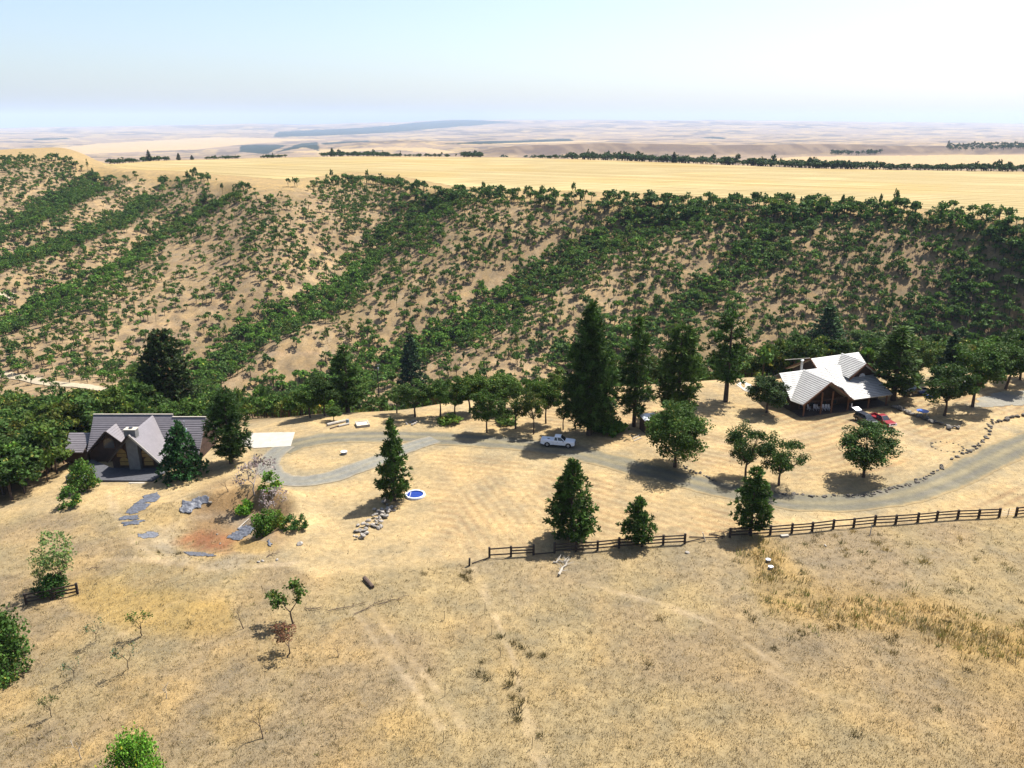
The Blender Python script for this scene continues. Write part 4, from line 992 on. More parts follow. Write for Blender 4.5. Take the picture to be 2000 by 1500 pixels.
# the chalet
def chalet():
    H_ = empty('chalet', (0, 0, 0)); tag(H_, 'brown tiled chalet with two steep gables and a tall grey chimney', 'house')
    G = -1.6
    w = MB()
    w.prism([(-71.2, 123.7, G), (-65.7, 123.7, G), (-65.7, 123.7, 1.9), (-68.1, 123.7, 3.95), (-71.2, 123.7, .6)], (0, 3.5, 0))
    w.prism([(-66.2, 120.2, G), (-58.0, 120.2, G), (-58.0, 120.2, .55), (-62.1, 120.2, 5.1), (-66.2, 120.2, .55)], (0, 6, 0))
    w.prism([(-72.0, 124.0, G), (-53.3, 124.0, G), (-53.3, 132.4, G), (-72.0, 132.4, G)], (0, 0, 2.2))
    for x in (-72.0, -53.3): w.prism([(x, 123.8, .5), (x, 128.1, 4.9), (x, 132.4, .5)], (.12 if x < -60 else -.12, 0, 0))
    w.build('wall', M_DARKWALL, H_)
    R = lambda poly: roof(poly, 'roof', M_ROOF_BROWN, H_)
    R([(-72.45, 128.1, 5.4), (-58.7, 128.1, 5.4), (-58.7, 127.0, 4.3), (-72.3, 127.0, 4.3)])
    R([(-72.3, 127.0, 4.3), (-68.2, 127.0, 4.3), (-71.9, 122.95, .25)])
    R([(-68.2, 127.0, 4.3), (-58.7, 127.0, 4.3), (-58.7, 124.7, 2.0), (-65.55, 124.7, 2.0)])
    R([(-58.7, 127.75, 5.05), (-52.9, 127.75, 5.05), (-52.9, 122.9, .2), (-58.7, 122.9, .2)])
    R([(-72.45, 128.1, 5.4), (-58.7, 128.1, 5.4), (-58.7, 133.2, .3), (-72.4, 133.2, .3)])
    R([(-58.7, 127.75, 5.05), (-52.9, 127.75, 5.05), (-52.9, 133.2, .3), (-58.7, 133.2, .3)])
    R([(-62.07, 118.6, 5.40), (-62.2, 128.1, 5.40), (-57.8, 123.05, .47), (-57.7, 118.6, .47)])
    R([(-62.07, 118.6, 5.40), (-62.2, 128.1, 5.40), (-66.4, 123.3, .60), (-66.4, 118.9, .60)])
    R([(-68.1, 123.0, 4.27), (-68.2, 127.0, 4.27), (-65.55, 124.7, 2.05), (-65.55, 123.0, 2.05)])
    R([(-68.1, 123.0, 4.27), (-68.2, 127.0, 4.27), (-71.9, 123.0, .26), (-71.85, 122.97, .24)][:3])
    R([(-76.6, 127.0, 2.5), (-72.3, 127.0, 2.5), (-72.6, 123.0, .5), (-75.6, 123.0, .5)])
    MB().prism([(-76.2, 123.6, G), (-72.2, 123.6, G), (-72.2, 126.9, G), (-76.2, 126.9, G)], (0, 0, 2.3)).build('annex_wall', M_DARKWALL, H_)
    for a, b in [((-62.07, 118.55, 5.38), (-57.65, 118.55, .45)), ((-62.07, 118.55, 5.38), (-66.45, 118.85, .55)), ((-68.1, 122.95, 4.25), (-65.5, 122.95, 2.0)), ((-68.1, 122.95, 4.25), (-71.9, 122.9, .2))]:
        bargeboard(a, b, M_CONC if b[0] == -57.65 else M_LOG, H_)
    MB().bar((-72.5, 128.1, 5.5), (-58.7, 128.1, 5.5), .3, .10).bar((-58.7, 127.75, 5.15), (-52.9, 127.75, 5.15), .3, .10).build('ridge_cap', M_PALEWOOD, H_)
    ch = MB().box((-62.2, 119.95, 2.15), (1.85, 1.25, 7.5)).build('chimney', M_STUCCO, H_, bevel=.04)
    MB().box((-62.2, 119.95, 5.98), (2.0, 1.4, .16)).build('chimney_cap', M_CONC, ch, bevel=.02)
    MB().box((-62.2, 119.95, 6.16), (.5, .4, .2)).build('flue', M_BLACKP, ch)
    for x, z, ww_, hh_ in [(-64.5, .95, 1.55, 1.4), (-60.4, .95, 1.45, 1.4), (-64.2, -.55, 1.45, 1.45), (-60.2, -.55, 1.45, 1.45)]:
        f = MB().prism(arch_pts(x, 120.14, z-.06, ww_+.16, hh_+.12), (0, .1, 0)).build('window', M_TRIM, H_)
        MB().prism(arch_pts(x, 120.10, z, ww_, hh_), (0, .08, 0)).build('blind', M_AMBER, f)
        MB().box((x, 120.08, z+hh_*.45), (ww_, .04, .07)).build('crossbar', M_LOG, f)
    f = MB().prism(arch_pts(-68.2, 123.62, .95, 1.95, 1.95), (0, .12, 0)).build('window', M_TRIM, H_)
    MB().prism(arch_pts(-68.2, 123.58, 1.02, 1.78, 1.8), (0, .08, 0)).build('pane', M_GLASS, f)
    fl = MB().tube([(-56.1, 126.1, 2.9), (-56.1, 126.1, 5.0)], .12, 8).build('stove_pipe', M_STEEL, H_)
    MB().box((-56.1, 126.0, 3.35), (.7, .7, .06), rx=math.pi/4).build('flashing', M_CHROME, fl)
chalet()
tag(MB().prism([(-71.5, 115.4, -1.7), (-57.5, 115.0, -1.7), (-56.5, 120.1, -1.7), (-66.5, 120.1, -1.7), (-71.5, 123.5, -1.7)], (0, 0, .72)).build('concrete_terrace', simple('shade_dark_concrete', (.06, .06, .066), .9, .25, 2)), kind='structure')  # terrace colour darkened to deepen the shade in front of the chalet
o = empty('terrace_steps', (-59.8, 114.6, -1.6)); tag(o, 'pale concrete steps at the front edge of the chalet terrace', 'steps')
for k in range(3): MB().box((0, -.35*k, .18+.17*(2-k)-.2), (2.6, .36, .3)).build('step', M_CONC, o)
tag(MB().box((-71.6, 118.4, -1.0), (.25, 5.5, 1.0)).build('low_wall', M_STUCCO), 'low grey garden wall along the left side of the chalet terrace', 'wall')

# the pale roofed house
def ranch():
    H_ = empty('ranch_house', (0, 0, 0)); tag(H_, 'large dark log house under a pale tiled roof with porch gable and dormer', 'house')
    E1, E2 = Vector((.94, .342, 0)), Vector((-.342, .94, 0))
    V3 = Vector
    w = MB()
    foot = [(54.3, 144.3), (65.0, 147.9), (74.3, 151.3), (71.0, 160.6), (51.4, 153.4)]
    w.prism([(x, y, -.4) for x, y in foot], (0, 0, 2.9))
    w.prism([(54.7, 144.1, 2.4), (65.0, 147.6, 2.4), (59.7, 145.2, 6.35)], E2*.6)
    w.prism([(61.5, 151.4, 4.8), (61.0, 153.8, 7.75), (59.0, 158.8, 4.4), (59.4, 157.2, 3)], E1*.5)
    w.prism([(67.0, 149.9, 3.4), (67.0, 149.9, 5.0), (70.4, 151.2, 7.7), (73.9, 152.6, 5.0), (73.9, 152.6, 3.4)], E2*2.5)
    w.prism([(71.0, 160.4, 2.4), (71.9, 158.4, 7.6), (74.3, 151.5, 2.4)], -E1*.4)
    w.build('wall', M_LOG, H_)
    R = lambda poly, n_='roof': roof(poly, n_, M_ROOF_PALE, H_, .44, .075, .14)
    R([(52.6, 148.1, 6.69), (58.2, 150.2, 6.69), (53.75, 143.5, 2.6)])
    R([(58.2, 150.2, 6.72), (60.5, 142.1, 6.72), (55.1, 140.5, 2.6), (53.7, 143.45, 2.6)], 'gable_roof')
    R([(58.2, 150.2, 6.72), (60.5, 142.1, 6.72), (65.95, 143.8, 2.6), (63.9, 150.5, 2.6)], 'gable_roof')
    R([(58.0, 150.15, 6.66), (63.0, 152.15, 6.69), (65.8, 143.75, 2.58), (60.6, 143.0, 3.4)][1:3]+[(75.1, 147.2, 2.58), (72.0, 155.8, 6.69)], 'porch_roof')
    R([(58.1, 150.2, 6.6), (63.1, 152.2, 6.62), (65.0, 146.5, 4.0)])
    R([(60.65, 153.8, 8.02), (72.4, 158.6, 8.02), (73.4, 155.9, 5.9), (61.75, 151.2, 5.9)])
    R([(60.65, 153.8, 8.02), (72.4, 158.6, 8.02), (70.0, 165.0, 4.0), (58.2, 160.2, 4.0)])
    R([(52.6, 148.1, 6.67), (63.9, 152.6, 6.67), (62.3, 156.4, 4.0), (51.0, 151.9, 4.0)])
    R([(70.6, 150.4, 8.0), (68.4, 157.0, 8.0), (65.4, 152.6, 5.6), (66.95, 149.05, 5.05)], 'dormer_roof')
    R([(70.6, 150.4, 8.0), (68.4, 157.0, 8.0), (72.9, 156.0, 5.5), (74.2, 151.75, 5.08)], 'dormer_roof')
    for a, b in [((60.5, 142.02, 6.68), (55.05, 140.4, 2.55)), ((60.5, 142.02, 6.68), (66.0, 143.7, 2.55)), ((70.6, 150.3, 7.95), (66.9, 148.95, 5.0)), ((70.6, 150.3, 7.95), (74.25, 151.65, 5.03)), ((60.6, 153.75, 7.98), (61.7, 151.15, 5.85)), ((60.6, 153.8, 7.98), (58.15, 160.2, 3.95))]:
        bargeboard(a, b, M_TRIM, H_, .12, .3)
    # porch posts and tie beam
    for p, h in [((55.6, 141.2), 3.0), ((59.3, 142.4), 4.6), ((61.6, 143.1), 4.6), ((65.3, 144.4), 3.0), ((70.0, 146.0), 2.6), ((74.4, 147.9), 2.6)]:
        MB().tube([(p[0], p[1], -.3), (p[0], p[1], h)], .17, 8).build('post', M_TRIM, H_)
    MB().bar((55.6, 141.3, 3.0), (65.3, 144.4, 3.0), .28, .28).build('tie_beam', M_LOG, H_)
    MB().prism([(55.2, 140.9, -.3), (65.9, 144.3, -.3), (75, 147.9, -.3), (74.2, 151.2, -.3), (65, 147.8, -.3), (54.4, 144.2, -.3)], (0, 0, .55)).build('porch_floor', M_PORCH, H_)
    # fan window of the dormer
    c = V3((70.35, 151.12, 4.95))-E2*.02
    fan = lambda r, d: [c+E1*r*math.cos(math.pi*k/12)+V3((0, 0, 1))*r*math.sin(math.pi*k/12)-E2*d for k in range(13)]
    f = MB().prism(fan(.85, .0), E2*.1).build('window', M_TRIM, H_)
    MB().prism(fan(.76, .05), E2*.06).build('pane', M_SKY_PANE, f)
    g = MB()
    for k in range(1, 5): g.bar(c-E2*.07, c-E2*.07+E1*.76*math.cos(math.pi*k/5)+V3((0, 0, .76*math.sin(math.pi*k/5))), .03)
    g.build('glazing_bar', M_TRIM, f)
    for q in (56.3, 58.6, 61.2, 63.6):
        p = V3((q, 144.35+(q-54.7)*.34, 1.25))-E2*.32
        f = MB().box(p, (1.3, .1, 1.3), rz=.349).build('window', M_TRIM, H_); MB().box(p-E2*.04, (1.12, .08, 1.12), rz=.349).build('pane', M_GLASS, f)
    p = V3((67.6, 149.0, 1.0))-E2*.1
    d = MB().box(p, (1.0, .12, 2.05), rz=.349).build('door', M_TRIM, H_); MB().box(p-E2*.09+E1*.38, (.05, .06, .12), rz=.349).build('handle', M_CHROME, d)
    p = V3((71.5, 150.35, 1.25))-E2*.1
    f = MB().box(p, (1.5, .12, 1.1), rz=.349).build('window', M_TRIM, H_); MB().box(p-E2*.05, (1.32, .08, .94), rz=.349).build('pane', M_GLASS, f)
    st = MB().tube([(58.4, 152.2, 4.5), (58.4, 152.2, 8.0)], .24, 12).build('chimney_pipe', M_STEEL, H_)
    MB().lathe([(0, .25), (.34, .1), (.34, .0), (.2, .0)], (58.4, 152.2, 8.05), 12).build('rain_cap', M_STEEL, st)
    MB().bar((56.0, 155.3, 7.3), (60.6, 154.0, 8.06), .14, .12).build('log_purlin', M_PALEWOOD, H_)
ranch()
tag(MB().box((66.0, 144.25, 1.35), (.28, .05, .85), rz=.349).build('hanging_panel', M_PLASTIC), 'small white panel hanging beside the right porch post', 'panel')
# porch chairs
def chair():
    t = empty('porch_chair', (0, 0, 0)); tag(t, 'white plastic chair on the shaded porch', 'chair', 'white chairs on the porch')
    MB().box((0, 0, .43), (.52, .5, .05)).build('seat', M_PLASTIC, t, bevel=.015)
    MB().prism([(-.25, .22, .45), (.25, .22, .45), (.23, .36, 1.0), (.12, .38, 1.08), (-.12, .38, 1.08), (-.23, .36, 1.0)], (0, .03, 0)).build('backrest', M_PLASTIC, t)
    for sx in (-1, 1):
        MB().box((sx*.27, 0, .64), (.06, .48, .04)).build('armrest', M_PLASTIC, t)
        for sy in (-1, 1): MB().bar((sx*.25, sy*.22, .43), (sx*.27, sy*.25, 0), .05).build('leg', M_PLASTIC, t)
    return t
c0 = chair()
for k, (q, lab) in enumerate([(1580, 'white porch chair standing farthest left, near the corner post'), (1591, 'white porch chair, left one of the close middle pair'), (1598, 'white porch chair, right one of the close middle pair'), (1608, 'white porch chair, left one of the three right of the centre post'), (1614, 'white porch chair in the middle of the right hand three'), (1620, 'white porch chair standing farthest right')]):
    c = c0 if k == 0 else copy_tree(c0)
    x, y = at_height(q, 801, .27); c.location = (x, y, .27); c.rotation_euler = (0, 0, .35+random.Random(k).uniform(-.5, .5)); c['label'] = lab
# shed
p = gp(1272, 846)
o = empty('shed', p, .25); tag(o, 'small dark shed with flat sheet roof behind the large spreading oak', 'shed')
MB().box((0, 1.2, 1.2), (2.6, 2.4, 2.6)).build('wall', M_DARKWALL, o)
MB().prism([(-1.5, -.25, 2.52), (1.5, -.25, 2.52), (1.5, 2.65, 2.78), (-1.5, 2.65, 2.78)], (0, 0, .07)).build('roof', M_STEEL, o)
d = MB().box((.3, -.02, 1.0), (.9, .08, 1.95)).build('door', M_LOG, o); MB().box((.62, -.08, 1.0), (.05, .06, .14)).build('handle', M_STEEL, d)

# ------------------------------------------------------------------ vehicles: x forward, z up
def arc(cx, cz, r, a0, a1, n=8): return [(cx+r*math.cos(a0+(a1-a0)*k/n), cz+r*math.sin(a0+(a1-a0)*k/n)) for k in range(n+1)]
def side(prof, y0, y1): return [(x, y0, z) for x, z in prof], (0, y1-y0, 0)
def wheels(t, xs, r=.38):
    for x in xs:
        for sy in (-1, 1):
            wv = MB(); prof = [(r*.62, -.12), (r*.92, -.125), (r, -.09), (r, .09), (r*.92, .125), (r*.62, .12)]
            vs = [(x+rr*math.cos(2*math.pi*k/18), sy*.80+yy, r+rr*math.sin(2*math.pi*k/18)) for rr, yy in prof for k in range(18)]
            wv.add(vs, [(i*18+k, i*18+(k+1) % 18, (i+1)*18+(k+1) % 18, (i+1)*18+k) for i in range(5) for k in range(18)])
            wh_ = wv.build('wheel', M_RUBBER, t, smooth=True)
            rm = MB(); rm.add([(x+r*.64*math.cos(2*math.pi*k/18), sy*.90, r+r*.64*math.sin(2*math.pi*k/18)) for k in range(18)]+[(x, sy*.93, r)], [(k, (k+1) % 18, 18) for k in range(18)])
            rm.tube([(x, sy*.90, r), (x, sy*.945, r)], .08, 8).build('rim', M_STEEL, wh_)
def greenhouse(t, paint, xb0, xb1, xt0, xt1, zb, zt, yb=.84, yt=.66, pillars=(.12,)):
    b = [(xb0, -yb, zb), (xb1, -yb, zb), (xb1, yb, zb), (xb0, yb, zb)]; tp = [(xt0, -yt, zt), (xt1, -yt, zt), (xt1, yt, zt), (xt0, yt, zt)]
    cab = MB().add(b+tp, [(3, 2, 1, 0), (4, 5, 6, 7), (0, 1, 5, 4), (1, 2, 6, 5), (2, 3, 7, 6), (3, 0, 4, 7)]).build('cab', paint, t, bevel=.05, smooth=False)
    def pane(name, q, e=.012):
        P = [Vector(k) for k in q]; n = (P[1]-P[0]).cross(P[2]-P[0]).normalized(); c = sum(P, Vector())/len(P)
        if n.dot(c-Vector(((xb0+xb1)/2, 0, zb))) < 0: n = -n
        MB().prism([k+n*.002 for k in P], n*e).build(name, M_GLASS, t)
    L = lambda a, b, f: tuple(a[i]+(b[i]-a[i])*f for i in range(3))
    def quad(A, B, C_, D_, u0, u1, v0, v1):  # A-B bottom, D-C top
        bl, br = L(A, B, u0), L(A, B, u1); tl, tr = L(D_, C_, u0), L(D_, C_, u1)
        return [L(bl, tl, v0), L(br, tr, v0), L(br, tr, v1), L(bl, tl, v1)]
    pane('windshield', quad(b[1], b[2], tp[2], tp[1], .06, .94, .08, .92))
    pane('rear_window', quad(b[0], b[3], tp[3], tp[0], .1, .9, .2, .88))
    cuts = [0.06]+[k for p in pillars for k in (p-.03, p+.03)]+[.95]
    for (A, B, C_, D_) in ((b[0], b[1], tp[1], tp[0]), (b[3], b[2], tp[2], tp[3])):
        for u0, u1 in zip(cuts[0::2], cuts[1::2]): pane('side_window', quad(A, B, C_, D_, u0, u1, .12, .88))
    return cab
def pickup(paint, label, loc, rz, scale=1.0):
    t = empty('pickup_truck', loc, rz); t.scale = (scale,)*3; tag(t, label, 'pickup truck')
    r = .40; xf, xr = 1.78, -1.72
    prof = [(-.72, .45)]+[(1.22, .43)]+arc(xf, .40, .50, math.pi, 0, 8)+[(2.72, .48), (2.82, .62), (2.80, .92), (2.62, 1.04), (1.25, 1.12), (-.72, 1.14)]
    P, d = side(prof, -.93, .93); MB().prism(P, d).build('body', paint, t, bevel=.045)
    bp = [(-2.82, .55)]+arc(xr, .40, .50, math.pi, 0, 8)[0:]+[(-.76, .46), (-.76, 1.12), (-2.82, 1.12)]
    bed = MB()
    for y0, y1 in ((-.93, -.80), (.80, .93)):
        P, d = side(bp, y0, y1); bed.prism(P, d)
    bed.box((-1.79, 0, .74), (2.02, 1.6, .08)).box((-.80, 0, .92), (.07, 1.6, .42))
    bed.build('cargo_bed', paint, t)
    tg = MB().box((-2.80, 0, .86), (.09, 1.6, .54)).build('tailgate', paint, t, bevel=.02)
    MB().box((-2.853, 0, .98), (.015, .3, .09)).build('handle', M_BLACKP, tg)
    greenhouse(t, paint, -.70, 1.28, -.55, .42, 1.10, 1.80, pillars=(.40,))
    wheels(t, (xf, xr), r)
    MB().box((2.86, 0, .60), (.12, 1.8, .22)).build('front_bumper', M_CHROME, t, bevel=.03)
    MB().box((-2.90, 0, .58), (.14, 1.75, .2)).build('rear_bumper', M_CHROME, t, bevel=.03)
    MB().box((2.815, 0, .84), (.03, 1.05, .26)).build('grille', M_BLACKP, t)
    for sy in (-1, 1):
        MB().box((2.80, sy*.72, .86), (.06, .34, .2)).build('headlight', M_LAMP, t)
        MB().box((-2.825, sy*.87, .9), (.05, .11, .36)).build('tail_light', M_TAIL, t)
        MB().box((.95, sy*1.02, 1.18), (.12, .2, .18)).build('mirror', M_BLACKP, t, bevel=.02)
        dr = MB().box((.42, sy*.934, .80), (1.1, .012, .6)).build('door', paint, t)
        MB().box((.0, sy*.95, 1.0), (.18, .03, .04)).build('handle', M_BLACKP, dr)
    return t
def wagon(paint, label, loc, rz, hatch=False):
    t = empty('car', loc, rz); tag(t, label, 'car')
    xf, xr, r = 1.42, -1.36, .36
    prof = [(-2.25, .5)]+arc(xr, .38, .46, math.pi, 0, 8)+arc(xf, .38, .46, math.pi, 0, 8)+[(2.2, .42), (2.3, .6), (2.25, .88), (2.05, 1.0), (1.0, 1.1), (-2.2, 1.1), (-2.3, .8)]
    P, d = side(prof, -.9, .9); MB().prism(P, d).build('body', paint, t, bevel=.04)
    greenhouse(t, paint, -2.15, 1.05, -1.95, .35, 1.08, 1.72, pillars=(.33, .66))
    wheels(t, (xf, xr), r)
    if hatch:
        h = MB().prism([(-1.95, -.68, 1.74), (-1.95, .68, 1.74), (-3.05, .74, 2.05), (-3.05, -.74, 2.05)], (0, 0, .06)).build('hatch', M_CHROME, t, bevel=.01)
        MB().prism([(-2.1, -.55, 1.805), (-2.1, .55, 1.805), (-2.75, .6, 1.985), (-2.75, -.6, 1.985)], (0, 0, .02)).build('pane', M_GLASS, h)
    MB().box((2.30, 0, .55), (.1, 1.7, .22)).build('front_bumper', M_BLACKP, t, bevel=.02)
    MB().box((-2.3, 0, .55), (.12, 1.7, .22)).build('rear_bumper', M_BLACKP, t, bevel=.02)
    for sy in (-1, 1):
        MB().box((2.24, sy*.66, .84), (.08, .34, .16)).build('headlight', M_LAMP, t); MB().box((-2.27, sy*.78, .9), (.06, .18, .26)).build('tail_light', M_TAIL, t)
        MB().box((.85, sy*.98, 1.14), (.11, .18, .15)).build('mirror', M_BLACKP, t)
    return t
def heading(a, b): a, b = gp(*a), gp(*b); return math.atan2(b.y-a.y, b.x-a.x)
def on(px, py, up=.04): p = gp(px, py); return (p.x, p.y, p.z+up)
pickup(M_WHITE, 'white extended cab pickup parked on the gravel road under the tallest pine', on(1090, 871, .08), heading((1066, 868.5), (1112, 871.5)), 1.04)
pickup(M_RED, 'red pickup parked nose out in front of the pale roofed house', on(1721, 828), heading((1699, 816), (1744, 836)))
wagon(M_BLACKP, 'dark car with its rear hatch raised, beside the red pickup', on(1690, 826), heading((1668, 815), (1713, 835)), True)
pickup(M_BLACKP, 'dark pickup parked in tree shade behind the blue table', on(1788, 771), heading((1815, 769), (1762, 772)))
wagon(M_WHITE, 'white car half hidden behind the thick trunked oak', on(1902, 752), heading((1930, 752), (1876, 754)))

# ------------------------------------------------------------------ fences
def rail_fence(name, label, posts, gaps=(), rails=3, hgt=1.45, low=()):
    P = [gp(*q) for q in posts]; o = empty(name, P[0]); tag(o, label, 'fence'); O = P[0]
    R = random.Random(len(posts))
    for i, p in enumerate(P):
        hh = hgt*R.uniform(.97, 1.08); MB().box(p-O+Vector((0, 0, hh/2-.15)), (.25, .25, hh+.3), rz=.2, rx=R.uniform(-.03, .03)).build('post', M_FENCE, o)
    for i in range(len(P)-1):
        if i in gaps: continue
        for k in range(rails):
            if (i, k) in low: continue
            z = hgt*(.30+.31*k)
            a, b = P[i]-O+Vector((0, -.12, z+R.uniform(-.04, .04))), P[i+1]-O+Vector((0, -.12, z+R.uniform(-.04, .04)))
            e = (b-a).normalized()*.04; MB().bar(a+e, b-e, .08, .17).build('rail', M_FENCE, o)
    return o
rail_fence('rail_fence', 'dark post and rail fence below the broad young pine, left of the gap',
           [(956, 1089), (998, 1086.5), (1042, 1084), (1083, 1080), (1125, 1077.5), (1167, 1075), (1209, 1070.5), (1253, 1067.5), (1295, 1064), (1337, 1062)], (2,), low=((0, 1),))
rail_fence('rail_fence', 'long dark post and rail fence climbing beside the gravel road, right of the gap',
           [(1425, 1050), (1466, 1047), (1504, 1044.5), (1546, 1041.5), (1586, 1038), (1627, 1033), (1667, 1030), (1708, 1025.5), (1749, 1023.5), (1792, 1020), (1829, 1016.5), (1870, 1013.5), (1911, 1012), (1951, 1010)], low=((5, 1),))
rail_fence('rail_fence', 'short end of dark rail fence at the right edge beyond the gateway', [(1984, 1008), (2024, 1004), (2066, 1000)])
rail_fence('rail_fence', 'short dark rail fence hugging the sapling thicket on the left', [(52, 1180), (101, 1171), (152, 1160)])
p0 = gp(1955, 1010); o = empty('wire_gate', p0); tag(o, 'thin wire gate closing the gap in the long fence at the right', 'gate')
q0 = gp(1981, 1008)-p0
for k in range(4): MB().bar((0, 0, .3+.3*k), q0+Vector((0, 0, .3+.3*k)), .025).build('wire', M_STEEL, o)
MB().bar(q0*.5, q0*.5+Vector((0, 0, 1.3)), .06).build('stay', M_FENCE, o)
p = gp(917, 1105); tag(MB().box((0, 0, .45), (.24, .22, 1.3), ry=.05).build('fence_stump', M_FENCE, None, p), 'broken dark corner post at the left end of the main fence', 'post')
for a, b, lab in [((922, 1102), (956, 1092), 'fallen dark rail lying between the corner stump and the first fence post'), ((1340, 1060), (1376, 1054), 'fallen rail from the last left fence post to the leaning pale post'), ((1346, 1050), (1412, 1054), 'fallen dark rail beside the leaning pale post'), ((1385, 1044), (1415, 1052), 'fallen dark rail sloping toward the fence-gap pine'), ((1040, 1084), (1084, 1082), 'fallen rail lying in the gap shaded by the broad young pine')]:
    a, b = gp(*a), gp(*b); tag(MB().bar((0, 0, .12), (b-a)+Vector((0, 0, .25)), .08, .13).build('fallen_rail', M_FENCE, None, a), lab, 'rail')
a = gp(1378, 1057); tag(MB().bar((0, 0, -.1), (-.45, .1, 1.25), .2, .1).build('leaning_post', M_PALEWOOD, None, a), 'pale leaning post in the fence gap', 'post')
a = gp(1699, 1046); tag(MB().bar((0, 0, .0), (.35, .6, 1.5), .12, .08).build('leaning_post', M_PALEWOOD, None, a), 'pale post leaning against the long fence', 'post')
for (bx_, by_, ty_), lab in zip([(947, 1199, 1176), (960, 1240, 1221), (977, 1283, 1269), (994, 1340, 1323), (1018, 1392, 1380), (1039, 1462, 1440), (868, 1210, 1193), (869, 1360, 1335), (866, 1450, 1470-40)],
        ['thin rusty stake nearest the fence corner stump', 'thin rusty stake, second below the fence corner', 'thin rusty stake beside the dark weed clumps, upper one', 'thin rusty stake among the dark weed clumps, middle one', 'thin rusty stake below the dark weed clumps', 'thin rusty stake nearest the bottom of the pasture', 'thin stake standing left of the worn path, upper', 'thin stake standing left of the worn path, middle', 'thin stake standing left of the worn path, lowest']):
    p = gp(bx_, by_); tag(MB().bar((0, 0, -.1), (.04, 0, max(.9, top_z(p, ty_)-p.z)), .045).build('steel_stake', M_FENCE, None, p), lab, 'stake', 'stakes of an old wire fence in the pasture')

# ------------------------------------------------------------------ yard things
p = gp(742, 799); hp = top_z(p, 711)-p.z
o = empty('utility_pole', p); tag(o, 'dark wooden utility pole with a grey transformer at the canyon edge', 'utility pole')
MB().tube([(0, 0, -.5), (-.1, 0, hp*.5), (-.25, 0, hp)], [.23, .2, .15], 8).build('pole', M_FENCE, o)
ca = MB().box((.15, -.08, hp-.35), (1.9, .12, .14), ry=-.2).build('crossarm', M_PALEWOOD, o)
for sx in (-.6, .15, .9): MB().lathe([(0, 0), (.05, 0), (.07, .1), (.04, .2), (0, .2)], (sx, -.08, hp-.28-sx*-.2), 8).build('insulator', M_PLASTIC, ca)
tr_ = MB().lathe([(0, 0), (.26, 0), (.28, .06), (.28, 1.1), (.22, 1.18), (0, 1.2)], (.22, -.3, hp-2.4), 14).build('transformer', M_STEEL, o, smooth=True)
for sx in (.1, .34): MB().lathe([(0, 0), (.04, 0), (.05, .2), (0, .2)], (sx, -.3, hp-1.22), 8).build('bushing', M_PLASTIC, tr_)
a = gp(716, 803); tag(MB().bar((0, 0, 0), (.45, .2, 2.1), .07).build('pale_stake', M_PALEWOOD, None, a), 'pale stake leaning out of the ground left of the utility pole', 'stake')
# round pool
p = gp(811, 968); o = empty('round_pool', p); tag(o, 'small round blue pool with a white rim beside the narrow pine', 'pool')
MB().lathe([(1.25, -.1), (1.25, .24), (1.5, .24), (1.55, .1), (1.55, -.2)], (0, 0, .05), 28).build('rim', M_PLASTIC, o, smooth=False)
MB().lathe([(1.26, .16), (1.26, -.5)], (0, 0, .05), 28).build('liner', M_BLUE, o)
M_WATER = simple('pool_water', (.004, .022, .17), .06, .15, 1.5, spec=.6)
MB().add([(1.25*math.cos(2*math.pi*k/28), 1.25*math.sin(2*math.pi*k/28), .16) for k in range(28)], [tuple(range(28))]).build('water', M_WATER, o)
MB().box((-.75, 0, .14), (.06, 2.0, .05)).build('cover_bar', M_PLASTIC, o)
p = gp(672, 887); o = empty('concrete_well', p); tag(o, 'round white topped well cap in the grass island of the drive loop', 'well cap')
MB().lathe([(.48, -.1), (.48, .42), (0, .42)], (0, 0, 0), 16).build('ring', M_STUCCO, o); MB().lathe([(.55, .42), (.55, .52), (0, .56)], (0, 0, 0), 16).build('lid', M_PLASTIC, o)
for q, lab in [((1500, 1097), 'white round well cover in the tall grass, upper of two'), ((1505, 1111), 'white round well cover in the tall grass, lower of two')]:
    p = gp(*q); o = empty('well_cover', p); tag(o, lab, 'well cover', 'white well covers in the tall grass'); MB().lathe([(.3, -.1), (.3, .3), (0, .3)], (0, 0, 0), 16).build('ring', M_STUCCO, o); MB().lathe([(.33, .3), (.33, .36), (0, .38)], (0, 0, 0), 16).build('lid', M_PLASTIC, o)
p = gp(1532, 1048); tag(MB().box((0, 0, .12), (1.1, .5, .3), rz=.2).build('concrete_block', M_CONC, None, p, bevel=.03), 'pale concrete block lying in front of the long fence', 'block')
def log(a, b, r, lab, mat=M_PALEWOOD):
    a, b = gp(*a), gp(*b); d = b-a
    tag(MB().tube([(0, 0, r*.8), d*.5+Vector((0, 0, r*.9)), d+Vector((0, 0, r*.8))], [r, r*.95, r*.85], 9).build('log', mat, None, a), lab, 'log')
log((639, 832), (674, 824), .30, 'longest pale log lying under the feathery pine'); log((661, 834), (682, 829), .22, 'shorter pale log in front of the longest log'); log((645, 838), (660, 833), .12, 'thin branch log in front of the log pile', M_BARK)
log((464, 1034), (486, 1014), .09, 'thin pale log sloping down the dry pond bank'); log((712, 1132), (728, 1150), .28, 'short dark log chunk lying in the pasture', M_BARK); log((1235, 858), (1250, 850), .1, 'thin pale pole lying by the shed'); log((1238, 862), (1252, 856), .1, 'second thin pale pole lying nearest the road by the shed')
p = gp(679, 828); o = empty('barrel', p); tag(o, 'blue grey barrel at the right end of the log pile', 'barrel'); MB().lathe([(0, 0), (.3, 0), (.33, .25), (.33, .65), (.3, .9), (0, .9)], (0, 0, 0), 14).build('body', simple('barrel_grey', (.16, .22, .25), .5, .2, 3), o, smooth=False); MB().lathe([(.31, .9), (.31, .94), (0, .95)], (0, 0, 0), 14).build('lid', M_STEEL, o)
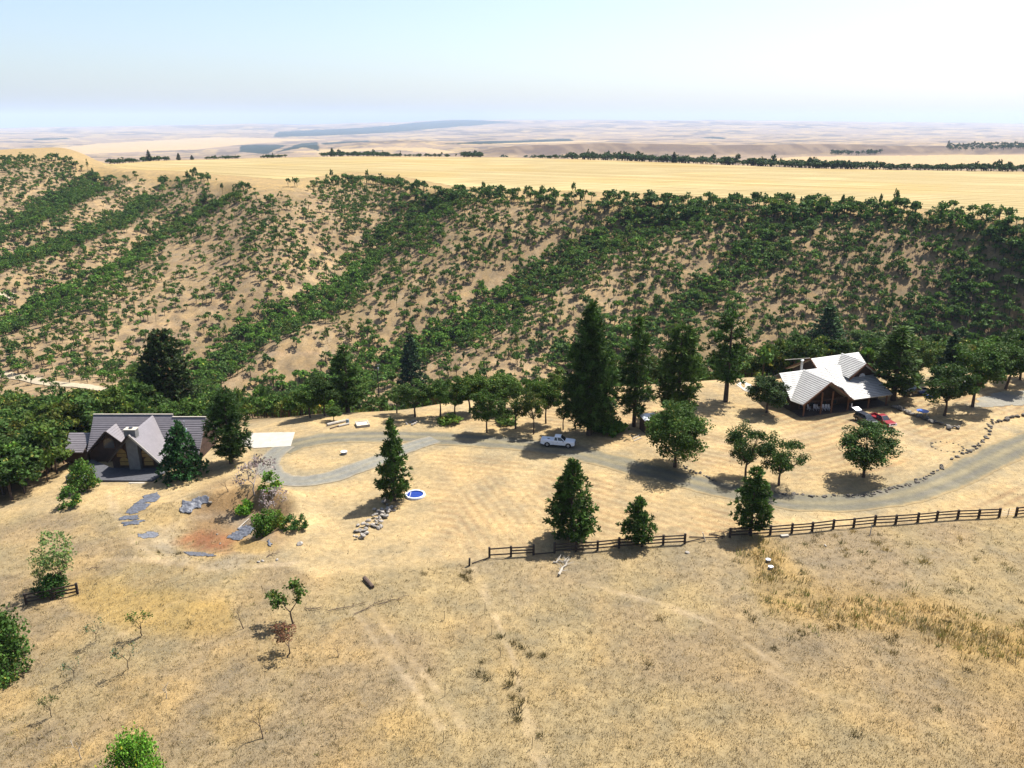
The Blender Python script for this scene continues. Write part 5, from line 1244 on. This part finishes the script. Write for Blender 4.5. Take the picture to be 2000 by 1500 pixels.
p = gp(708, 831); o = empty('timber_frame', p, .35); tag(o, 'low square timber frame on the ground left of the utility pole', 'timber frame')
for x_, y_, sx, sy in [(0, -1.1, 2.4, .2), (0, 1.1, 2.4, .2), (-1.1, 0, .2, 2.0), (1.1, 0, .2, 2.0)]: MB().box((x_, y_, .25), (sx, sy, .5)).build('beam', M_PALEWOOD, o)
MB().box((0, 0, .36), (2.0, 2.0, .06)).build('soil_bed', simple('pale_soil', (.5, .42, .3), .9, .3, 3), o)
p = gp(1801, 812); o = empty('garden_table', p); tag(o, 'blue topped round table on splayed legs beside the stone terrace wall', 'table')
MB().lathe([(0, .0), (1.05, .0), (1.1, .03), (1.1, .07), (0, .09)], (0, 0, .95), 24).build('table_top', M_BLUE, o)
for k in range(6): MB().bar((.8*math.cos(k*1.047), .8*math.sin(k*1.047), .95), (.95*math.cos(k*1.047), .95*math.sin(k*1.047), 0), .06).build('leg', M_STEEL, o)
p = gp(1817, 777); o = empty('tarp_bundle', p); tag(o, 'blue covered bundle on the ground in front of the dark pickup', 'bundle'); MB().box((0, 0, .3), (1.6, .9, .6), rz=.2).build('cover', M_BLUE, o, bevel=.15); MB().bar((-.8, -.3, .62), (.8, -.1, .62), .04).build('strap', M_PALEWOOD, o)
# sheets of pond liner
SHEETS = [([(282, 968), (308, 961), (312, 972), (296, 982), (262, 984)], 'long grey plastic sheet on the pond path, topmost strip next to the fir shade'), ([(262, 985), (296, 983), (282, 993), (272, 1003), (246, 1004), (252, 996)], 'grey plastic sheet on the pond path, second strip down'),
          ([(238, 1009), (268, 1006), (275, 1012), (262, 1016), (237, 1015)], 'blue-grey plastic sheet on the pond path, third strip down'), ([(236, 1021), (262, 1017), (284, 1016), (290, 1019), (268, 1024), (242, 1027)], 'thin grey plastic strip on the pond path, fourth down'), ([(268, 1044), (308, 1041), (310, 1047), (290, 1052), (272, 1050)], 'grey plastic patch left of the rust coloured pond floor'),
          ([(345, 996), (356, 984), (372, 976), (398, 966), (408, 972), (404, 984), (380, 996), (364, 1005), (350, 1003)], 'crumpled dark plastic sheet on the bank below the chalet pine'), ([(444, 1052), (456, 1040), (470, 1030), (486, 1026), (494, 1032), (488, 1046), (470, 1056), (452, 1056)], 'crumpled dark plastic sheet beneath the largest pond bush'), ([(358, 1078), (376, 1077), (398, 1080), (424, 1086), (404, 1087), (372, 1085)], 'narrow grey plastic strip along the near rim of the pond'), ([(522, 1060), (530, 1054), (534, 1064), (524, 1066)], 'small dark plastic scrap at the right end of the pond')]
for k, (pl, lab) in enumerate(SHEETS):
    o = drape('plastic_sheet', pl, M_LINER, .05, None, .11, None, .02, .7, None, .30 if 5 <= k <= 6 else .08, 3+k); tag(o, lab, 'plastic sheet', 'sheets of pond liner')

# ------------------------------------------------------------------ stones
def rock_proto(seed):
    R = np.random.default_rng(seed); bm = bmesh.new(); bmesh.ops.create_icosphere(bm, subdivisions=2, radius=.5)
    V = np.array([v.co[:] for v in bm.verts]); F = np.array([[v.index for v in f.verts] for f in bm.faces]); bm.free()
    for _ in range(7):
        d = rdirs(R, 1)[0]; c = R.uniform(.26, .42); k = V@d; V -= np.where(k > c, k-c, 0)[:, None]*d*.9
    V *= np.array([1, R.uniform(.7, .95), R.uniform(.5, .75)])
    return quads_mesh('stone', V, F, np.clip(.5+.18*R.normal(size=(len(V), 1)), .2, .9)*np.ones((1, 3)), [M_ROCK])
ROCKS = [rock_proto(200+k) for k in range(7)]
def ordinal(k, n, first='leftmost', last='rightmost'):
    if k == 0: return first
    if k == n-1: return last
    w = 'second third fourth fifth sixth seventh eighth ninth tenth eleventh twelfth thirteenth fourteenth fifteenth sixteenth seventeenth eighteenth nineteenth twentieth'.split()
    t = {20: 'twenty', 30: 'thirty', 40: 'forty', 50: 'fifty', 60: 'sixty'}; f = 'first second third fourth fifth sixth seventh eighth ninth'.split()
    j = k+1
    if j <= 20: return w[j-2]
    return t[j//10*10]+'-'+f[j % 10-1] if j % 10 else t[j//10*10][:-1]+'ieth'
RS = random.Random(33)
def stone_at(x, y, s, col, lift=0.0):
    o = mesh_obj('stone', RS.choice(ROCKS), None, (x, y, gz(x, y)+s*.12+lift)); o.scale = (s*RS.uniform(.8, 1.3), s*RS.uniform(.8, 1.2), s*RS.uniform(.7, 1.1))
    k_ = RS.uniform(.6, 1.3)*1.15
    o.rotation_euler = (RS.uniform(-.3, .3), RS.uniform(-.3, .3), RS.uniform(0, 6.3)); o.color = (*[c*k_ for c in col], 1); return o
def stone_row(pts, n, s, col, phrase, group, spread=.15, lift=.0):
    P = spline([gp(*q) for q in pts], .1); Sx = []
    for k in range(n):
        q = P[min(len(P)-1, int((k+RS.uniform(.1, .9))/n*len(P)))]
        Sx.append((q[0]+RS.gauss(0, spread), q[1]+RS.gauss(0, spread)))
    Sx.sort()
    for k, (x, y) in enumerate(Sx): tag(stone_at(x, y, s*RS.uniform(.6, 1.5), col, RS.random()*lift), f'{ordinal(k, n)} {phrase}', 'stone', group)
DK, PL = (.16, .14, .115), (.42, .375, .32)
stone_row([(1336, 908), (1352, 920), (1375, 930), (1398, 941)], 18, .45, DK, 'dark stone of the row left of the forked yard oak', 'stones edging the road by the yard oak')
stone_row([(1512, 963), (1560, 966), (1600, 969), (1680, 968), (1740, 956), (1790, 941), (1845, 910)], 62, .6, DK, 'dark stone of the long curved border below the lone round oak', 'stones of the long curved border', .2)
stone_row([(1860, 897), (1885, 884), (1905, 874), (1928, 852), (1934, 840), (1930, 828)], 34, .65, DK, 'dark stone of the border left of the drive mouth', 'stones of the border by the drive mouth', .22)
stone_row([(1938, 828), (1965, 820), (2005, 812)], 24, .75, DK, 'dark stone of the border beyond the drive mouth', 'stones of the border at the right edge', .3, .2)
stone_row([(1742, 796), (1765, 803), (1800, 817), (1840, 830), (1873, 838)], 50, .85, (.26, .23, .19), 'stone of the low terrace wall below the blue table', 'stones of the low terrace wall', .4, .3)
stone_row([(1873, 838), (1877, 830), (1875, 822)], 6, .4, DK, 'stone of the short return of the terrace wall', 'stones of the wall return', .1)
cx_, cy_ = gp(1850, 873)[:2]
for k in range(16):
    t = 2*math.pi*k/16; tag(stone_at(cx_+2.6*math.cos(t), cy_+2.2*math.sin(t), RS.uniform(.3, .55), DK), 'dark stone of the round fire ring right of the lone oak', 'stone', 'stones of the fire ring')
def heap(pts, n, s, col, phrase, group, w0, w1):
    P = spline([gp(*q) for q in pts], .2); L = []
    for k in range(n):
        f = (k+.5)/n; q = P[int(f*(len(P)-1))]; w = w0*(1-f)+w1*f
        L.append((q[0]+RS.gauss(0, w), q[1]+RS.gauss(0, w*.7)))
    L.sort(key=lambda q: -q[1])
    for k, (x, y) in enumerate(L): tag(stone_at(x, y, s*RS.uniform(.5, 1.6), col, RS.random()**2*.5), f'{ordinal(k, n, "farthest", "nearest")} {phrase}', 'stone', group)
heap([(760, 988), (748, 1002), (735, 1018), (722, 1034), (702, 1052)], 60, .66, PL, 'pale stone of the rubble heap below the narrow pine', 'stones of the rubble heap', .95, .6)
heap([(806, 824), (800, 830)], 10, .5, PL, 'pale stone stacked under the dark oak by the road', 'stones stacked under the dark oak', .7, .6)
for q, s, lab in [((586, 1064), 1.0, 'pale boulder with a dark hollow right of the dry pond'), ((505, 1098), .6, 'pale stone left of the green patch below the pond'), ((513, 1096), .5, 'second pale stone beside the green patch below the pond'), ((541, 1094), .5, 'pale stone at the right end of the green patch below the pond'), ((430, 1062), .4, 'pale stone on the rust coloured pond floor'), ((424, 1044), .45, 'stone at the top edge of the rust coloured floor'), ((410, 983), .9, 'dark boulder at the upper end of the bank plastic sheet'), ((1343, 1080), .6, 'lone pale stone below the fence gap'), ((1612, 1066), .5, 'lone stone in the weeds below the long fence'), ((740, 952), .4, 'small stone left of the narrow pine')]:
    x, y, z = gp(*q); tag(stone_at(x, y, s, PL if 'dark' not in lab.split()[0] else DK), lab, 'stone')
def branch(a, b, seed, lab, mat, r=.07):
    a, b = gp(*a), gp(*b); R = np.random.default_rng(seed); mb = MB(); d = b-a
    side_ = Vector((-d.y, d.x, 0)).normalized()
    pts = [d*t+side_*R.normal()*.15+Vector((0, 0, .12+.15*R.uniform())) for t in np.linspace(0, 1, 6)]
    mb.tube(pts, [r, r*.9, r*.75, r*.6, r*.4, r*.15], 5)
    for k in range(1, 5):
        for s in (-1, 1):
            e = d.normalized()*R.uniform(.2, .8)+side_*s*R.uniform(.3, 1.0)+Vector((0, 0, R.uniform(0, .4)))
            mb.tube([pts[k], pts[k]+e*.6, pts[k]+e], [r*.5, r*.3, r*.1], 4)
    tag(mb.build('fallen_branch', mat, None, a), lab, 'branch')
branch((1092, 1126), (1112, 1092), 1, 'bleached fallen branch standing out below the fence', M_PALEWOOD, .16); branch((1080, 1100), (1108, 1098), 2, 'second bleached branch across the top of the first', M_PALEWOOD, .12)
for k, (a, b, lab) in enumerate([((690, 1200), (760, 1172), 'dark dead branch on the grass right of the lone sapling'), ((640, 1196), (720, 1180), 'longer dark dead branch nearest the lone sapling'), ((740, 1184), (800, 1164), 'thin dark dead branch farthest from the lone sapling'), ((170, 1116), (196, 1110), 'curved dead branch on the grass right of the sapling thicket'), ((596, 1190), (630, 1192), 'dark dead branch at the foot of the lone sapling'), ((520, 1088), (548, 1080), 'dark branch by the green patch below the pond'), ((1385, 1046), (1418, 1040), 'dead branch tangled in the fence gap')]):
    branch(a, b, 10+k, lab, M_BARK, .05)
# ------------------------------------------------------------------ grasses and weeds nobody could count
def blades(name, x, y, h, w, n, base, label, spread=.5, var=.3, lean=.45, kinds=None):
    R = np.random.default_rng(len(name)+len(x)); z = land(x, y); m = len(x)
    C = np.repeat(np.stack([x, y, z], 1), n, 0); hh = np.repeat(h, n)*R.uniform(.6, 1.15, m*n); ww = np.repeat(w, n)
    off = R.normal(size=(m*n, 2))*ww[:, None]*.38; C[:, :2] += off; C[:, 2] -= .03
    t = R.uniform(0, 6.28, m*n); bw = (.035+.05*ww)*R.uniform(.6, 1.3, m*n)
    s = np.stack([np.cos(t), np.sin(t), 0*t], 1)*bw[:, None]*.5
    ld = np.concatenate([off/(ww[:, None]+1e-6)*1.2+R.normal(size=(m*n, 2))*.25, np.zeros((m*n, 1))], 1)*lean*hh[:, None]
    tip = C+ld+np.array([0, 0, 1])*hh[:, None]
    V = np.stack([C-s, C+s, tip+s*.35, tip-s*.35], 1)
    base = np.asarray(base); b = base[R.integers(len(base), size=m)] if base.ndim == 2 else np.tile(base, (m, 1))
    T = .62*np.repeat(b*R.uniform(1-var, 1+var, (m, 1)), n, 0)*R.uniform(.8, 1.25, (m*n, 1))
    me = quads_mesh(name, V, None, np.repeat(np.clip(T, .01, .8), 4, 0), [M_BLADE])
    return tag(mesh_obj(name, me), label, None, None, 'stuff')
RG = np.random.default_rng(404)
def spots(n, region, dens=None):
    px = RG.uniform(-60, 2060, n*3); py = RG.uniform(860, 1540, n*3)
    x, y = [], []
    u, dy, dz = dirv(px, py); t = (-.2-CAM_Z)/dz; x, y = u*t, dy*t
    z = land(x, y); t = (z-CAM_Z)/dz; x, y = u*t, dy*t
    k = region(px, py, x, y)
    return x[k][:n], y[k][:n]
def pasture(px, py): return py > np.interp(px, [-200, 0, 150, 330, 480, 620, 920, 1430, 2000, 2400], [1010, 1010, 1000, 985, 1075, 1130, 1098, 1052, 1008, 990])
def not_road(x, y):
    tr = np.ones(len(x), bool)
    for pts, w in TRACK_W: tr &= seg_dist(x, y, pts) > w*.9
    return tr & (seg_dist(x, y, ROAD_W) > 3.6) & (seg_dist(x, y, LOOP_W) > 2.8)
wet_line = [(1495, 1085), (1530, 1165), (1640, 1195), (1780, 1205), (1880, 1240), (2050, 1260)]
def wetness(px, py): return seg_dist(px, py, wet_line)
# short dead grass everywhere, thin on the mown yard
x, y = spots(34000, lambda px, py, x, y: (RG.uniform(size=len(px)) < np.where(pasture(px, py), .9, .10)) & not_road(x, y) & (y < tab(EDGE, x/y)))
blades('dry_grass', x, y, RG.uniform(.10, .26, len(x)), RG.uniform(.2, .55, len(x)), 5, [(.46, .35, .17), (.40, .29, .14), (.50, .36, .13), (.36, .30, .19), (.55, .45, .26)], 'short dead grass over the pasture', lean=.7)
# tall yellow grass in the wet hollow
x, y = spots(4200, lambda px, py, x, y: RG.uniform(size=len(px)) < np.exp(-(wetness(px, py)/np.where(px > 1600, 30, 34))**2))
blades('tall_grass', x, y, RG.uniform(.25, .75, len(x)), RG.uniform(.5, 1.1, len(x)), 16, [(.44, .34, .11), (.46, .38, .14), (.36, .33, .09), (.24, .27, .06), (.42, .28, .09), (.54, .45, .24)], 'tall yellow grass in the damp hollow of the pasture', lean=.35)
# grey-green bunch grass above and around it
def bunch(px, py, x, y):
    d = np.exp(-((px-1800)/190)**2-((py-1110)/60)**2)*.9+np.exp(-(wetness(px, py)/75)**2)*.35+np.exp(-((px-1560)/110)**2-((py-1080)/50)**2)*.5
    return (RG.uniform(size=len(px)) < d) & pasture(px, py)
x, y = spots(760, bunch)
blades('bunch_grass', x, y, RG.uniform(.18, .5, len(x)), RG.uniform(.35, .95, len(x)), 40, [(.33, .27, .11), (.26, .23, .09), (.40, .33, .17), (.20, .20, .07), (.42, .31, .10)], 'grey-green bunch grass around the damp hollow', lean=.8)
# dark little weeds
def weeds(px, py, x, y):
    d = .05+.25*np.exp(-((px-300)/260)**2-((py-1130)/70)**2)+.12*np.exp(-((px-1500)/400)**2-((py-1240)/70)**2)+.10*(px < 700)*(py > 1250)
    return (RG.uniform(size=len(px)) < d*(.5+fbm(x/6, y/6, 7, 2).clip(-.4, 1))) & pasture(px, py)
x, y = spots(4200, weeds)
blades('weeds', x, y, RG.uniform(.10, .30, len(x)), RG.uniform(.2, .5, len(x)), 14, [(.10, .10, .035), (.14, .12, .04), (.17, .17, .05), (.12, .085, .04), (.22, .22, .06)], 'small dark weeds dotted over the pasture', lean=.7)
x, y = spots(420, lambda px, py, x, y: (RG.uniform(size=len(px)) < .6*np.exp(-((px-290)/130)**2-((py-1110)/75)**2)))
blades('green_weeds', x, y, RG.uniform(.10, .22, len(x)), RG.uniform(.3, .7, len(x)), 14, [(.22, .25, .06), (.28, .28, .08), (.16, .19, .05)], 'low green weeds on the slope below the pond path', lean=.7)
# a line of darker clumps along the old fence, and singles
L = [(978, 1245), (1004, 1257), (1020, 1265), (942, 1293), (936, 1317), (952, 1325), (1003, 1318), (995, 1339), (1016, 1348), (1002, 1364), (1022, 1372), (1006, 1390), (1010, 1406), (1056, 1437), (840, 1312), (915, 1118), (902, 1126), (912, 1132), (828, 1121), (1062, 1282), (1035, 1280), (1672, 1436), (1512, 1268), (1560, 1232), (1750, 1245), (1735, 1250), (1640, 1225), (1472, 1210), (1850, 1216), (1995, 1177), (1890, 1310), (310, 1080), (347, 1082), (368, 1222), (1290, 1210), (1265, 1297)]
P = np.array([gp(*q)[:2] for q in L])
blades('weed_clumps', P[:, 0], P[:, 1], RG.uniform(.22, .45, len(P)), RG.uniform(.45, .8, len(P)), 70, [(.11, .10, .035), (.17, .14, .05), (.24, .19, .07)], 'dark weed clumps along the old wire fence', lean=.8)
x, y = spots(150, lambda px, py, x, y: (RG.uniform(size=len(px)) < .5*np.exp(-((px-1215)/95)**2-((py-1105)/20)**2)+.004*pasture(px, py)))
blades('pale_weeds', x, y, RG.uniform(.10, .22, len(x)), RG.uniform(.4, .9, len(x)), 20, [(.62, .55, .42), (.70, .64, .52)], 'bleached weeds scattered below the fence', lean=1.1)
# brush and rank grass on the canyon side
a_ = RG.uniform(-.74, .74, 60000); y = np.sqrt(RG.uniform(290**2, 900**2, 60000)); x = a_*y
k = (y < tab(RIM, a_)) & (RG.uniform(size=len(x)) < .5+.6*fbm(x/25, y/25, 15, 3)); x, y = x[k][:20000], y[k][:20000]
blades('canyon_brush', x, y, RG.uniform(.3, .9, len(x)), RG.uniform(.6, 1.7, len(x)), 6, [(.16, .12, .06), (.12, .11, .04), (.24, .18, .09), (.30, .24, .14), (.09, .10, .03)], 'dry brush and rank grass over the canyon side', lean=.9)
# leaf litter and twigs of the wooded edge: low brown stems
x, y = spots(900, lambda px, py, x, y: (py < 850) & (RG.uniform(size=len(px)) < .5) & (px > 560) & not_road(x, y) & (y < tab(EDGE, x/y)))
if len(x): blades('edge_grass', x, y, RG.uniform(.15, .4, len(x)), RG.uniform(.3, .6, len(x)), 8, [(.36, .26, .12), (.42, .33, .18), (.28, .22, .10)], 'dead grass under the trees of the ridge', lean=.6)

# ------------------------------------------------------------------ haze: the air of the whole view
HZ = MB().add([(sx, sy, sz) for sx in (-46000, 46000) for sy in (-300, 36000) for sz in (-620, 520)], [(0, 1, 3, 2), (4, 6, 7, 5), (0, 4, 5, 1), (2, 3, 7, 6), (0, 2, 6, 4), (1, 5, 7, 3)])
m = bpy.data.materials.new('haze'); m.use_nodes = True; N, L_ = m.node_tree.nodes, m.node_tree.links
N.remove(N['Principled BSDF']); pv = N.new('ShaderNodeVolumePrincipled')
pv.inputs['Color'].default_value = (.58, .73, .98, 1); pv.inputs['Density'].default_value = HAZE; pv.inputs['Anisotropy'].default_value = 0.0
L_.new(pv.outputs[0], N['Material Output'].inputs['Volume'])
o = HZ.build('haze', m); tag(o, 'pale summer haze', None, None, 'stuff')
